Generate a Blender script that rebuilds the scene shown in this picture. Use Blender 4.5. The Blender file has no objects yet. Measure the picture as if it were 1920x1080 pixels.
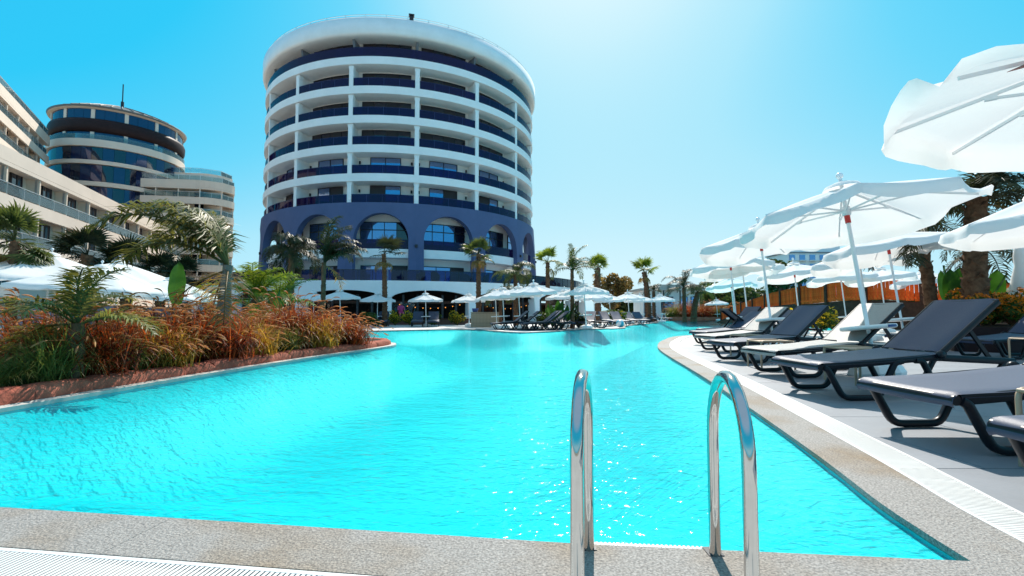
import bpy, math, random
from mathutils import Vector, Matrix
R = math.radians
sin, cos, pi = math.sin, math.cos, math.pi
rnd = random.Random(7)
S = bpy.context.scene
COL = S.collection

# ------------------------------------------------------------------ camera
EYE = 0.8
F_PX = 900.0
PITCH = math.atan(48 / F_PX)
cam_d = bpy.data.cameras.new('camera'); cam_d.sensor_width = 36; cam_d.lens = 36 * F_PX / 1920
cam_d.clip_start = 0.05; cam_d.clip_end = 4000
cam = bpy.data.objects.new('camera', cam_d); COL.objects.link(cam)
cam.location = (0, 0, EYE); cam.rotation_euler = (pi / 2 + PITCH, 0, 0)
S.camera = cam

# ------------------------------------------------------------------ sky, sun, exposure
SUN_AZ, SUN_EL = R(10), R(47)
SKY_TOP = 10.5
world = bpy.data.worlds.new('World'); S.world = world; world.use_nodes = True
wn, wl = world.node_tree.nodes, world.node_tree.links
wn.clear()
sky = wn.new('ShaderNodeTexSky'); sky.sky_type = 'NISHITA'; sky.sun_disc = False
sky.sun_elevation = SUN_EL; sky.sun_rotation = SUN_AZ
sky.air_density = 1.0; sky.dust_density = 1.0; sky.ozone_density = 1.0
bw = wn.new('ShaderNodeRGBToBW'); wl.new(sky.outputs[0], bw.inputs[0])
mrg = wn.new('ShaderNodeMapRange'); mrg.inputs[1].default_value = 0.0; mrg.inputs[2].default_value = SKY_TOP; wl.new(bw.outputs[0], mrg.inputs[0])
cmb = wn.new('ShaderNodeValToRGB'); cmb.color_ramp.elements[0].color = (.40, .56, .78, 1); cmb.color_ramp.elements[1].color = (.69, .90, .965, 1)
for pos_, c_ in ((.15, (.34, .58, .84)), (.22, (.03, .52, .88)), (.33, (.03, .57, .91)), (.45, (.15, .66, .93)), (.6, (.40, .78, .94)), (.8, (.57, .85, .95))):
    e_ = cmb.color_ramp.elements.new(pos_); e_.color = (*c_, 1)
wl.new(mrg.outputs[0], cmb.inputs[0])
sml = wn.new('ShaderNodeVectorMath'); sml.operation = 'SCALE'; sml.inputs[3].default_value = 5.7; wl.new(cmb.outputs[0], sml.inputs[0]); cmb = sml
bgn = wn.new('ShaderNodeBackground'); bgn.inputs[1].default_value = 0.13
wout = wn.new('ShaderNodeOutputWorld')
wl.new(cmb.outputs[0], bgn.inputs[0]); wl.new(bgn.outputs[0], wout.inputs[0])
sun_d = bpy.data.lights.new('sun', 'SUN'); sun_d.energy = 5.0; sun_d.angle = R(0.55); sun_d.color = (1.0, 0.93, 0.84)
sun = bpy.data.objects.new('sun', sun_d); COL.objects.link(sun)
SUNV = Vector((sin(SUN_AZ) * cos(SUN_EL), cos(SUN_AZ) * cos(SUN_EL), sin(SUN_EL)))
sun.rotation_euler = SUNV.to_track_quat('Z', 'Y').to_euler(); sun.location = (0, 0, 60)
S.view_settings.view_transform = 'Standard'; S.view_settings.look = 'None'
S.view_settings.exposure = 0.5; S.view_settings.gamma = 1
S.cycles.use_denoising = True
S.cycles.max_bounces = 6; S.cycles.transparent_max_bounces = 14
S.cycles.sample_clamp_indirect = 6

# ------------------------------------------------------------------ layout helpers: a photo point at a known height or depth
def at(px, py, z=0.0):
    dx, dy = (px - 960) / F_PX, (540 - py) / F_PX
    d = Vector((dx, cos(PITCH) - dy * sin(PITCH), sin(PITCH) + dy * cos(PITCH)))
    t = (z - EYE) / d.z
    return Vector((d.x * t, d.y * t, z))
def at_d(px, py, Y):
    dx, dy = (px - 960) / F_PX, (540 - py) / F_PX
    d = Vector((dx, cos(PITCH) - dy * sin(PITCH), sin(PITCH) + dy * cos(PITCH)))
    t = Y / d.y
    return Vector((d.x * t, Y, EYE + d.z * t))

# ------------------------------------------------------------------ mesh helpers
class MB:
    def __init__(s): s.v = []; s.f = []; s.sm = []; s.mi = []; s.cur = 0
    def add(s, vs, fs, smooth=False):
        o = len(s.v); s.v.extend([tuple(p) for p in vs])
        for f in fs: s.f.append(tuple(i + o for i in f)); s.sm.append(smooth); s.mi.append(s.cur)
        return s
    def box(s, c, d, rz=0.0, M=None):
        x, y, z = d[0] / 2, d[1] / 2, d[2] / 2
        vs = [(-x, -y, -z), (x, -y, -z), (x, y, -z), (-x, y, -z), (-x, -y, z), (x, -y, z), (x, y, z), (-x, y, z)]
        T = Matrix.Translation(c) @ Matrix.Rotation(rz, 4, 'Z')
        if M is not None: T = Matrix.Translation(c) @ M
        return s.add([T @ Vector(p) for p in vs], [(0, 3, 2, 1), (4, 5, 6, 7), (0, 1, 5, 4), (1, 2, 6, 5), (2, 3, 7, 6), (3, 0, 4, 7)])
    def bar(s, a, b, w, h, up=(0, 0, 1)):
        a, b = Vector(a), Vector(b); d = b - a; L = d.length
        x = d / L; u = Vector(up); y = u.cross(x)
        if y.length < 1e-5: y = Vector((0, 1, 0)).cross(x)
        y.normalize(); z = x.cross(y)
        M = Matrix((x, y, z)).transposed().to_4x4()
        return s.box((a + b) / 2, (L, w, h), M=M)
    def tube(s, path, r, n=8, cap=True, squash=None):
        P = [Vector(p) for p in path]; m = len(P)
        rr = r if isinstance(r, (list, tuple)) else [r] * m
        ref = Vector((0, 0, 1)); vs = []; prevN = None
        for i, p in enumerate(P):
            t = (P[min(i + 1, m - 1)] - P[max(i - 1, 0)]).normalized()
            if prevN is None:
                nrm = ref.cross(t)
                if nrm.length < 1e-3: nrm = Vector((0, 1, 0)).cross(t)
            else:
                nrm = prevN - t * prevN.dot(t)
            nrm.normalize(); prevN = nrm; b = t.cross(nrm)
            sx, sy = squash or (1, 1)
            for k in range(n):
                a = 2 * pi * k / n
                vs.append(p + nrm * (cos(a) * rr[i] * sx) + b * (sin(a) * rr[i] * sy))
        fs = [(i * n + k, i * n + (k + 1) % n, (i + 1) * n + (k + 1) % n, (i + 1) * n + k) for i in range(m - 1) for k in range(n)]
        s.add(vs, fs, True)
        if cap:
            s.add(vs[:n], [tuple(range(n))[::-1]]); s.add(vs[-n:], [tuple(range(n))])
        return s
    def lathe(s, prof, n=24, c=(0, 0, 0), smooth=True, a0=0.0, a1=2 * pi):
        full = abs(a1 - a0 - 2 * pi) < 1e-6; m = n if full else n + 1
        vs = [(c[0] + r * sin(a0 + (a1 - a0) * k / n), c[1] - r * cos(a0 + (a1 - a0) * k / n), c[2] + z) for r, z in prof for k in range(m)]
        fs = []
        for i in range(len(prof) - 1):
            for k in range(n):
                k2 = (k + 1) % m if full else k + 1
                fs.append((i * m + k, i * m + k2, (i + 1) * m + k2, (i + 1) * m + k))
        return s.add(vs, fs, smooth)
    def ring(s, r0, r1, z0, z1, a0=0.0, a1=2 * pi, n=24):
        full = abs(a1 - a0 - 2 * pi) < 1e-6
        for prof in ([(r1, z0), (r1, z1)], [(r1, z1), (r0, z1)], [(r0, z1), (r0, z0)], [(r0, z0), (r1, z0)]):
            s.lathe(prof, n, smooth=abs(prof[0][0] - prof[1][0]) < 1e-9, a0=a0, a1=a1)
        if not full:
            for a, fl in ((a0, 0), (a1, 1)):
                q = [(r * sin(a), -r * cos(a), z) for r, z in ((r0, z0), (r1, z0), (r1, z1), (r0, z1))]
                s.add(q, [(0, 1, 2, 3) if fl else (3, 2, 1, 0)])
        return s
    def prism(s, poly, z0, z1):
        n = len(poly)
        s.add([(p[0], p[1], z1) for p in poly], [tuple(range(n))])
        s.add([(p[0], p[1], z0) for p in poly], [tuple(range(n))[::-1]])
        vs = [(p[0], p[1], z0) for p in poly] + [(p[0], p[1], z1) for p in poly]
        return s.add(vs, [(i, (i + 1) % n, n + (i + 1) % n, n + i) for i in range(n)])
    def strip(s, A, B, z0, z1):          # a band between two plan polylines
        n = len(A)
        a1 = [(p[0], p[1], z1) for p in A]; b1 = [(p[0], p[1], z1) for p in B]
        a0 = [(p[0], p[1], z0) for p in A]; b0 = [(p[0], p[1], z0) for p in B]
        for L0, L1 in ((a1, b1), (b0, a0), (a0, a1), (b1, b0)):
            s.add(L0 + L1, [(i, i + 1, n + i + 1, n + i) for i in range(n - 1)])
        s.add([a0[0], b0[0], b1[0], a1[0]], [(0, 1, 2, 3)]); s.add([a0[-1], b0[-1], b1[-1], a1[-1]], [(3, 2, 1, 0)])
        return s
    def ball(s, c, r, n=10, m=7):
        return s.lathe([(max(1e-4, r * sin(pi * i / m)), -r * cos(pi * i / m)) for i in range(m + 1)], n, c)
    def mesh(s, name, *mats):
        me = bpy.data.meshes.new(name); me.from_pydata(s.v, [], s.f)
        me.polygons.foreach_set('use_smooth', s.sm)
        for m in mats: me.materials.append(m)
        if len(mats) > 1: me.polygons.foreach_set('material_index', s.mi)
        me.update(); return me

def ob(name, me, parent=None, loc=(0, 0, 0), rot=(0, 0, 0), scale=None, kind=None, label=None):
    o = bpy.data.objects.new(name, me); COL.objects.link(o)
    o.location = loc; o.rotation_euler = rot
    if scale is not None: o.scale = scale if isinstance(scale, (tuple, list)) else (scale,) * 3
    if parent is not None: o.parent = parent
    if kind: o['kind'] = kind
    if label: o['label'] = label
    return o
def tag(o, label, cat, group=None):
    o['label'] = label; o['category'] = cat
    if group: o['group'] = group
    return o
def thing(name, label, cat, loc=(0, 0, 0), rz=0.0, group=None):
    o = bpy.data.objects.new(name, None); COL.objects.link(o); o.empty_display_size = 0.2
    o.location = loc; o.rotation_euler = (0, 0, rz)
    return tag(o, label, cat, group)
def struct(name, me, **k): return ob(name, me, kind='structure', **k)
def clone(root, loc, rz, label, group=None, scale=None, tilt=None):
    def cp(o, par):
        c = o.copy(); COL.objects.link(c); c.parent = par
        for ch in kids.get(o, ()): cp(ch, c)
        return c
    kids = {}
    def walk(o):
        kids[o] = list(o.children)
        for ch in kids[o]: walk(ch)
    walk(root)
    c = cp(root, None); c.location = loc; c.rotation_euler = (tilt[0], tilt[1], rz) if tilt else (0, 0, rz)
    if scale is not None: c.scale = (scale,) * 3 if not isinstance(scale, tuple) else scale
    c['label'] = label
    if tilt: c.rotation_euler = tilted(tilt[0], tilt[1], rz)
    if group: c['group'] = group
    return c

def tilted(tx, ty, rz): return (Matrix.Rotation(tx, 3, 'X') @ Matrix.Rotation(ty, 3, 'Y') @ Matrix.Rotation(rz, 3, 'Z')).to_euler()
def smooth_path(pts, step=0.25):
    P = [Vector((p[0], p[1])) for p in pts]; out = []
    for i in range(len(P) - 1):
        p0 = P[i - 1] if i else P[0] * 2 - P[1]; p1, p2 = P[i], P[i + 1]
        p3 = P[i + 2] if i + 2 < len(P) else P[-1] * 2 - P[-2]
        n = max(1, int((p2 - p1).length / step))
        for k in range(n):
            t = k / n
            out.append(0.5 * ((2 * p1) + (p2 - p0) * t + (2 * p0 - 5 * p1 + 4 * p2 - p3) * t * t + (3 * p1 - p0 - 3 * p2 + p3) * t ** 3))
    out.append(P[-1]); return out
def offset(path, d):                     # to the right-hand side of travel
    out = []; n = len(path)
    for i in range(n):
        a = path[i] - path[i - 1] if i else path[1] - path[0]
        b = path[i + 1] - path[i] if i < n - 1 else path[-1] - path[-2]
        a = a.normalized(); b = b.normalized()
        na, nb = Vector((a.y, -a.x)), Vector((b.y, -b.x)); m = na + nb
        if m.length < 1e-6: m = na
        m.normalize(); out.append(path[i] + m * (d / max(0.35, m.dot(nb))))
    return out
def resample(path, step):
    out = [path[0].copy()]; need = step; acc = 0.0
    for i in range(len(path) - 1):
        a, b = path[i], path[i + 1]; L = (b - a).length; pos = 0.0
        while L - pos >= need - acc:
            pos += need - acc; acc = 0.0; out.append(a + (b - a) * (pos / L))
        acc += L - pos
    return out

# ------------------------------------------------------------------ materials
def mat(name, col, rough=0.6, spec=0.5, metal=0.0, var=0.0, vscale=6.0, bump=0.0, bscale=40.0, col2=None, objvar=0.0, sheen=0.0, coat=0.0):
    m = bpy.data.materials.new(name); m.use_nodes = True
    n, l = m.node_tree.nodes, m.node_tree.links; b = n['Principled BSDF']
    b.inputs['Base Color'].default_value = (*col, 1); b.inputs['Roughness'].default_value = rough
    b.inputs['Metallic'].default_value = metal; b.inputs['Specular IOR Level'].default_value = spec
    b.inputs['Sheen Weight'].default_value = sheen; b.inputs['Coat Weight'].default_value = coat
    tc = n.new('ShaderNodeTexCoord')
    src = None
    if var or col2:
        t = n.new('ShaderNodeTexNoise'); t.inputs['Scale'].default_value = vscale; t.inputs['Detail'].default_value = 6; t.inputs['Roughness'].default_value = 0.65
        l.new(tc.outputs['Object'], t.inputs['Vector'])
        rp = n.new('ShaderNodeValToRGB'); rp.color_ramp.elements[0].position = 0.33; rp.color_ramp.elements[1].position = 0.67
        c2 = col2 or tuple(min(1, c * (1 + var)) for c in col); c1 = col if col2 else tuple(c * (1 - var) for c in col)
        rp.color_ramp.elements[0].color = (*c1, 1); rp.color_ramp.elements[1].color = (*c2, 1)
        l.new(t.outputs['Fac'], rp.inputs[0]); src = rp.outputs[0]
        l.new(src, b.inputs['Base Color'])
    if objvar:
        oi = n.new('ShaderNodeObjectInfo'); mr = n.new('ShaderNodeMapRange'); hs = n.new('ShaderNodeHueSaturation')
        mr.inputs[3].default_value = 1 - objvar; mr.inputs[4].default_value = 1 + objvar
        l.new(oi.outputs['Random'], mr.inputs[0]); l.new(mr.outputs[0], hs.inputs['Value'])
        if src: l.new(src, hs.inputs['Color'])
        else: hs.inputs['Color'].default_value = (*col, 1)
        l.new(hs.outputs[0], b.inputs['Base Color'])
    if bump:
        t2 = n.new('ShaderNodeTexNoise'); t2.inputs['Scale'].default_value = bscale; t2.inputs['Detail'].default_value = 5
        l.new(tc.outputs['Object'], t2.inputs['Vector'])
        bp = n.new('ShaderNodeBump'); bp.inputs['Strength'].default_value = bump; bp.inputs['Distance'].default_value = 0.02
        l.new(t2.outputs['Fac'], bp.inputs['Height']); l.new(bp.outputs[0], b.inputs['Normal'])
    return m
def leaf_mat(name, c1, c2, trans=0.45, vscale=3.0, rough=0.45, objvar=0.25):
    m = bpy.data.materials.new(name); m.use_nodes = True
    n, l = m.node_tree.nodes, m.node_tree.links; n.clear()
    tc = n.new('ShaderNodeTexCoord'); t = n.new('ShaderNodeTexNoise'); t.inputs['Scale'].default_value = vscale; t.inputs['Detail'].default_value = 4
    l.new(tc.outputs['Object'], t.inputs['Vector'])
    rp = n.new('ShaderNodeValToRGB'); rp.color_ramp.elements[0].position = 0.35; rp.color_ramp.elements[1].position = 0.65
    rp.color_ramp.elements[0].color = (*c1, 1); rp.color_ramp.elements[1].color = (*c2, 1)
    l.new(t.outputs['Fac'], rp.inputs[0])
    oi = n.new('ShaderNodeObjectInfo'); mr = n.new('ShaderNodeMapRange'); mr.inputs[3].default_value = 1 - objvar; mr.inputs[4].default_value = 1 + objvar
    hs = n.new('ShaderNodeHueSaturation'); l.new(oi.outputs['Random'], mr.inputs[0]); l.new(mr.outputs[0], hs.inputs['Value']); l.new(rp.outputs[0], hs.inputs['Color'])
    pb = n.new('ShaderNodeBsdfPrincipled'); pb.inputs['Roughness'].default_value = rough; pb.inputs['Specular IOR Level'].default_value = 0.2
    tr = n.new('ShaderNodeBsdfTranslucent'); mx = n.new('ShaderNodeMixShader'); mx.inputs[0].default_value = trans
    g = n.new('ShaderNodeMix'); g.data_type = 'RGBA'; g.blend_type = 'MULTIPLY'; g.inputs[0].default_value = 1; g.inputs[7].default_value = (1.5, 1.45, 0.8, 1)
    l.new(hs.outputs[0], pb.inputs['Base Color']); l.new(hs.outputs[0], g.inputs[6]); l.new(g.outputs[2], tr.inputs['Color'])
    out = n.new('ShaderNodeOutputMaterial'); l.new(pb.outputs[0], mx.inputs[1]); l.new(tr.outputs[0], mx.inputs[2]); l.new(mx.outputs[0], out.inputs[0])
    return m
def glass_mat(name, tint, refl=0.9, rough=0.02, ior=1.5, dirt=0.0, dirtcol=(.5, .5, .5)):
    m = bpy.data.materials.new(name); m.use_nodes = True
    n, l = m.node_tree.nodes, m.node_tree.links; n.clear()
    tr = n.new('ShaderNodeBsdfTransparent'); tr.inputs[0].default_value = (*tint, 1)
    gl = n.new('ShaderNodeBsdfGlossy'); gl.inputs['Roughness'].default_value = rough; gl.inputs[0].default_value = (refl, refl, refl, 1)
    fr = n.new('ShaderNodeFresnel'); fr.inputs[0].default_value = ior
    mx = n.new('ShaderNodeMixShader'); l.new(fr.outputs[0], mx.inputs[0]); l.new(tr.outputs[0], mx.inputs[1]); l.new(gl.outputs[0], mx.inputs[2])
    last = mx
    if dirt:
        df = n.new('ShaderNodeBsdfDiffuse'); df.inputs[0].default_value = (*dirtcol, 1)
        m2 = n.new('ShaderNodeMixShader'); m2.inputs[0].default_value = dirt
        l.new(mx.outputs[0], m2.inputs[1]); l.new(df.outputs[0], m2.inputs[2]); last = m2
    out = n.new('ShaderNodeOutputMaterial'); l.new(last.outputs[0], out.inputs[0])
    return m
def cloth_mat(name, col, trans=0.5):
    m = bpy.data.materials.new(name); m.use_nodes = True
    n, l = m.node_tree.nodes, m.node_tree.links; n.clear()
    tc = n.new('ShaderNodeTexCoord')
    df = n.new('ShaderNodeBsdfDiffuse'); df.inputs[0].default_value = (*col, 1)
    tr = n.new('ShaderNodeBsdfTranslucent'); tr.inputs[0].default_value = (*col, 1)
    t = n.new('ShaderNodeTexNoise'); t.inputs['Scale'].default_value = 3.2; t.inputs['Detail'].default_value = 3
    l.new(tc.outputs['Object'], t.inputs['Vector'])
    bp = n.new('ShaderNodeBump'); bp.inputs['Strength'].default_value = 0.2; bp.inputs['Distance'].default_value = 0.05
    l.new(t.outputs['Fac'], bp.inputs['Height']); l.new(bp.outputs[0], df.inputs['Normal']); l.new(bp.outputs[0], tr.inputs['Normal'])
    mx = n.new('ShaderNodeMixShader'); mx.inputs[0].default_value = trans
    out = n.new('ShaderNodeOutputMaterial'); l.new(df.outputs[0], mx.inputs[1]); l.new(tr.outputs[0], mx.inputs[2]); l.new(mx.outputs[0], out.inputs[0])
    return m
def water_mat():
    m = bpy.data.materials.new('water'); m.use_nodes = True
    n, l = m.node_tree.nodes, m.node_tree.links; n.clear()
    tc = n.new('ShaderNodeTexCoord'); prev = None
    for sc, st, dist, strength in ((0.9, (1.0, 2.0, 1), 0.10, 0.16), (3.6, (1.0, 1.8, 1), 0.05, 0.25), (13.0, (1.0, 1.5, 1), 0.018, 0.62)):
        mp = n.new('ShaderNodeMapping'); mp.inputs['Scale'].default_value = st; mp.inputs['Rotation'].default_value = (0, 0, 0.25 * sc % 0.6 - 0.2)
        t = n.new('ShaderNodeTexNoise'); t.inputs['Scale'].default_value = sc; t.inputs['Detail'].default_value = 2.5; t.inputs['Distortion'].default_value = 0.8
        l.new(tc.outputs['Object'], mp.inputs[0]); l.new(mp.outputs[0], t.inputs['Vector'])
        bp = n.new('ShaderNodeBump'); bp.inputs['Strength'].default_value = strength; bp.inputs['Distance'].default_value = dist
        l.new(t.outputs['Fac'], bp.inputs['Height'])
        if prev: l.new(prev.outputs[0], bp.inputs['Normal'])
        prev = bp
    tr = n.new('ShaderNodeBsdfTransparent'); tr.inputs[0].default_value = (0.36, 0.98, 0.97, 1)
    gl = n.new('ShaderNodeBsdfGlossy'); gl.inputs['Roughness'].default_value = 0.06
    fr = n.new('ShaderNodeFresnel'); fr.inputs[0].default_value = 1.33
    l.new(prev.outputs[0], gl.inputs['Normal']); l.new(prev.outputs[0], fr.inputs['Normal'])
    pz = n.new('ShaderNodeMath'); pz.operation = 'MULTIPLY'; pz.inputs[1].default_value = 0.60; l.new(fr.outputs[0], pz.inputs[0])
    mx = n.new('ShaderNodeMixShader'); l.new(pz.outputs[0], mx.inputs[0]); l.new(tr.outputs[0], mx.inputs[1]); l.new(gl.outputs[0], mx.inputs[2])
    out = n.new('ShaderNodeOutputMaterial'); l.new(mx.outputs[0], out.inputs[0])
    return m
M_white = mat('white_paint', (.88, .88, .87), .55, var=.05, vscale=.5, bump=.05, bscale=30)
M_whiteshade = mat('white_render', (.86, .85, .83), .65, var=.04, vscale=.35)
M_plinth = mat('slate_blue_render', (.10, .13, .245), .6, spec=.12, var=.08, vscale=.4)
M_cream = mat('cream_render', (.72, .60, .50), .7, spec=.12, var=.06, vscale=.3)
M_creamw = mat('cream_wall', (.78, .63, .50), .7, spec=.12, var=.06, vscale=.4)
M_dark = mat('dark_frame', (.018, .015, .02), .4)
M_brown = mat('dark_brown_cladding', (.030, .017, .018), .5, spec=.12, var=.2, vscale=2)
M_win = mat('window_glass', (.012, .014, .03), .03, spec=.9)
M_winb = mat('blue_window_glass', (.20, .30, .52), .04, spec=1.0, metal=.75)
M_navyglass = mat('navy_tower_glass', (.018, .03, .09), .04, spec=1.0, metal=.35)
M_curtain = mat('dark_drawn_blind', (.03, .022, .026), .5)
M_rail = glass_mat('smoked_blue_glass', (.09, .10, .42), .9, .02, 1.5, .45, (.026, .012, .080))
M_railt = glass_mat('terrace_glass', (.16, .26, .52), .9, .02, 1.5, .14, (.015, .03, .14))
M_railc = glass_mat('clear_balustrade_glass', (.68, .82, .84), .9, .02, 1.5, .10, (.55, .7, .72))
M_steel = mat('polished_steel', (.55, .52, .49), .07, metal=1.0, var=.04, vscale=30)
M_alu = mat('brushed_aluminium', (.6, .6, .6), .35, metal=.8)
M_fin = mat('grey_fin_render', (.16, .17, .2), .6)
M_water = water_mat()
M_pool = mat('turquoise_pool_tile', (.004, .50, .57), .5, var=.05, vscale=.6)
M_poolwall = mat('blue_pool_wall_tile', (.012, .64, .73), .5, var=.05, vscale=.8)
def granite():
    m = mat('rough_granite', (.11, .10, .092), .75, col2=(.38, .355, .325), vscale=120, bump=.45, bscale=110)
    n, l = m.node_tree.nodes, m.node_tree.links; b = n['Principled BSDF']; src = b.inputs['Base Color'].links[0].from_socket
    tc = n.new('ShaderNodeTexCoord'); t = n.new('ShaderNodeTexNoise'); t.inputs['Scale'].default_value = 1.7; t.inputs['Detail'].default_value = 5; l.new(tc.outputs['Object'], t.inputs['Vector'])
    rp = n.new('ShaderNodeValToRGB'); rp.color_ramp.elements[0].position = .48; rp.color_ramp.elements[1].position = .70; rp.color_ramp.elements[0].color = (1, 1, 1, 1); rp.color_ramp.elements[1].color = (.80, .62, .42, 1)
    l.new(t.outputs['Fac'], rp.inputs[0]); mx = n.new('ShaderNodeMix'); mx.data_type = 'RGBA'; mx.blend_type = 'MULTIPLY'; mx.inputs[0].default_value = 1
    l.new(src, mx.inputs[6]); l.new(rp.outputs[0], mx.inputs[7]); l.new(mx.outputs[2], b.inputs['Base Color'])
    return m
M_granite = granite()
M_grate = mat('white_grating', (.66, .65, .62), .5)
M_channel = mat('channel_grey', (.20, .20, .20), .8)  # even grey of the overflow channel
M_tile = mat('grey_stone_tile', (.215, .228, .25), .55, var=.10, vscale=1.3, bump=.08, bscale=35, objvar=.05)
M_deck = mat('pale_deck_stone', (.46, .45, .43), .7, var=.10, vscale=1.0)
M_ground = mat('dry_ground', (.22, .19, .14), .9, var=.25, vscale=.4)
M_soil = mat('dark_soil', (.045, .03, .02), .95, spec=.12, var=.4, vscale=6, bump=.8, bscale=25)
M_rock = mat('terracotta_rock', (.27, .065, .04), .8, spec=.12, col2=(.42, .13, .08), vscale=3.5, bump=1.0, bscale=16, objvar=.10)
M_pale = mat('pale_mortar_ledge', (.44, .41, .37), .8, var=.12, vscale=9)
M_char = mat('charcoal_plastic', (.008, .009, .013), .36, spec=.28)
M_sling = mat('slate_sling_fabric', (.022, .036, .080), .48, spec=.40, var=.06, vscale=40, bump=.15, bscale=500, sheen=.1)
M_sling_sunlit = mat('sunlit_sling_colour', (.30, .30, .29), .55, spec=.3, var=.06, vscale=40, bump=.15, bscale=500)  # lighter copy of the slate sling, sun glare put into its colour
M_beige = mat('beige_plastic', (.42, .29, .19), .5)
M_plast = mat('white_plastic', (.78, .78, .76), .4)
M_navy = mat('navy_plastic', (.02, .05, .2), .4)
M_canvas = cloth_mat('white_canvas', (.85, .84, .82), .34)
M_whitemetal = mat('white_powder_coat', (.78, .79, .80), .35)
M_red = mat('red_clip', (.55, .02, .015), .4)
M_trunk = mat('palm_bark', (.075, .036, .020), .9, spec=.12, col2=(.20, .105, .06), vscale=7, bump=1.0, bscale=14)
M_trunkg = mat('grey_palm_bark', (.15, .115, .09), .9, spec=.12, col2=(.30, .25, .21), vscale=5, bump=.8, bscale=14)
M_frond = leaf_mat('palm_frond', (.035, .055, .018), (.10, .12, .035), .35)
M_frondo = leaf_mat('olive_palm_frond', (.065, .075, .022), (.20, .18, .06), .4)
M_frondy = leaf_mat('yellow_green_palm_frond', (.05, .10, .012), (.17, .20, .025), .5)  # yellow-green leaf colour
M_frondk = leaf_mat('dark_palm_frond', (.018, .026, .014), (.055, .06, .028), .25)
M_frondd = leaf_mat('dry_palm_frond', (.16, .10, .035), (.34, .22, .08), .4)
M_redgrass = leaf_mat('burgundy_grass', (.06, .008, .008), (.36, .065, .018), .45, 4)
M_plume = leaf_mat('tan_grass_plume', (.40, .17, .075), (.66, .37, .16), .5, 5)
M_grngrass = leaf_mat('green_grass', (.06, .085, .022), (.20, .20, .06), .45, 4)
M_shrub = leaf_mat('shrub_leaf', (.02, .05, .012), (.07, .11, .02), .4, 5)
M_shruby = leaf_mat('yellow_leaf', (.40, .27, .02), (.62, .45, .04), .5, 5)
M_flower = leaf_mat('orange_flower', (.42, .10, .01), (.60, .22, .02), .4, 5)
M_banana = leaf_mat('banana_leaf', (.018, .065, .010), (.045, .12, .018), .35, 2.5)
M_tree = leaf_mat('tree_leaf', (.025, .05, .014), (.08, .10, .03), .35, .8)
M_autumn = leaf_mat('rusty_tree_leaf', (.09, .06, .025), (.30, .18, .06), .35, .6)
M_wood = mat('orange_stained_wood', (.72, .060, .010), .8, spec=.05, col2=(.88, .13, .024), vscale=9, objvar=.25)
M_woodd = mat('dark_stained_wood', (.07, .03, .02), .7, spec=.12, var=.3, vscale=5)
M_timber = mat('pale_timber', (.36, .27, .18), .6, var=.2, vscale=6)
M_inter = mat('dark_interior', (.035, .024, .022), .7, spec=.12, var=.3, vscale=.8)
M_orange = mat('orange_wicker', (.42, .11, .04), .7, spec=.12, var=.25, vscale=30)
M_roof = mat('bronze_roof', (.15, .115, .095), .5, var=.12, vscale=1.5)
M_hill = mat('scrub_hill', (.06, .075, .03), .9, var=.4, vscale=.15)

# ================================================================== SETTING: pool, decks, ground
import bmesh
def V2(p): return Vector((p[0], p[1]))
near_edge = [V2((-4.5, 2.24)), V2(at(0, 958)), V2(at(1083, 1028)), V2(at(1834, 1062))]
right_edge = smooth_path([at(1834, 1062), at(1665, 954), at(1543, 861), at(1406, 765), at(1318, 706), at(1244, 661), at(1234, 648), at(1245, 638),
                          at(1278, 630), (9.2, 19.6), (14, 22.2), (20, 23.6), (30, 24.6), (44, 25.5)], 0.2)
far_edge = smooth_path([(44, 54), (34, 57), (26, 58), (19, 56), (15.5, 50), (12.6, 42), (9.6, 36), at(1174, 611.5), at(1168, 615.5), at(1110, 617), at(1050, 620.5),
                        at(985, 623.5), at(930, 621), at(885, 617.5), at(800, 618.5), at(700, 620.5), (-10, 21.6)], 0.5)
planter_edge = smooth_path([(-12, 18.5), (-10.5, 15.2), (-6.6, 13.7), (-3.7, 13.3), at(742, 646), at(716, 652.5), at(600, 669), at(400, 701), at(200, 735), at(0, 770), (-4.5, 2.24)], 0.2)
sub = lambda path, a, b: [near_edge[0].lerp(near_edge[1], t) for t in (a, b)]
outline = near_edge[:-1] + right_edge + far_edge + planter_edge[:-1]

def fill(loops, z, flip=False):
    bm = bmesh.new()
    for lp in loops:
        vs = [bm.verts.new((p[0], p[1], z)) for p in lp]
        for i in range(len(vs)): bm.edges.new((vs[i], vs[(i + 1) % len(vs)]))
    bmesh.ops.triangle_fill(bm, edges=bm.edges[:], use_beauty=True, normal=(0, 0, 1))
    bmesh.ops.recalc_face_normals(bm, faces=bm.faces[:])
    for f in bm.faces:
        if f.normal.z < 0: f.normal_flip()
    return bm
def bm_mesh(bm, name, m):
    me = bpy.data.meshes.new(name); bm.to_mesh(me); bm.free(); me.materials.append(m); return me
X0, X1, Y0, Y1 = -70.0, 62.0, -9.0, 70.0
g = MB()
BIG = 1800.0
for a, b, c, d in ((-BIG, BIG, -BIG, Y0), (-BIG, BIG, Y1, BIG), (-BIG, X0, Y0, Y1), (X1, BIG, Y0, Y1)):
    g.add([(a, c, -.01), (b, c, -.01), (b, d, -.01), (a, d, -.01)], [(0, 1, 2, 3)])
struct('ground', g.mesh('ground', M_ground))
struct('pool_deck', bm_mesh(fill([[(X0, Y0), (X1, Y0), (X1, Y1), (X0, Y1)], outline], -.008), 'pool_deck', M_deck))
struct('water', bm_mesh(fill([outline], -.014), 'water', M_water))
import numpy as np
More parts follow.
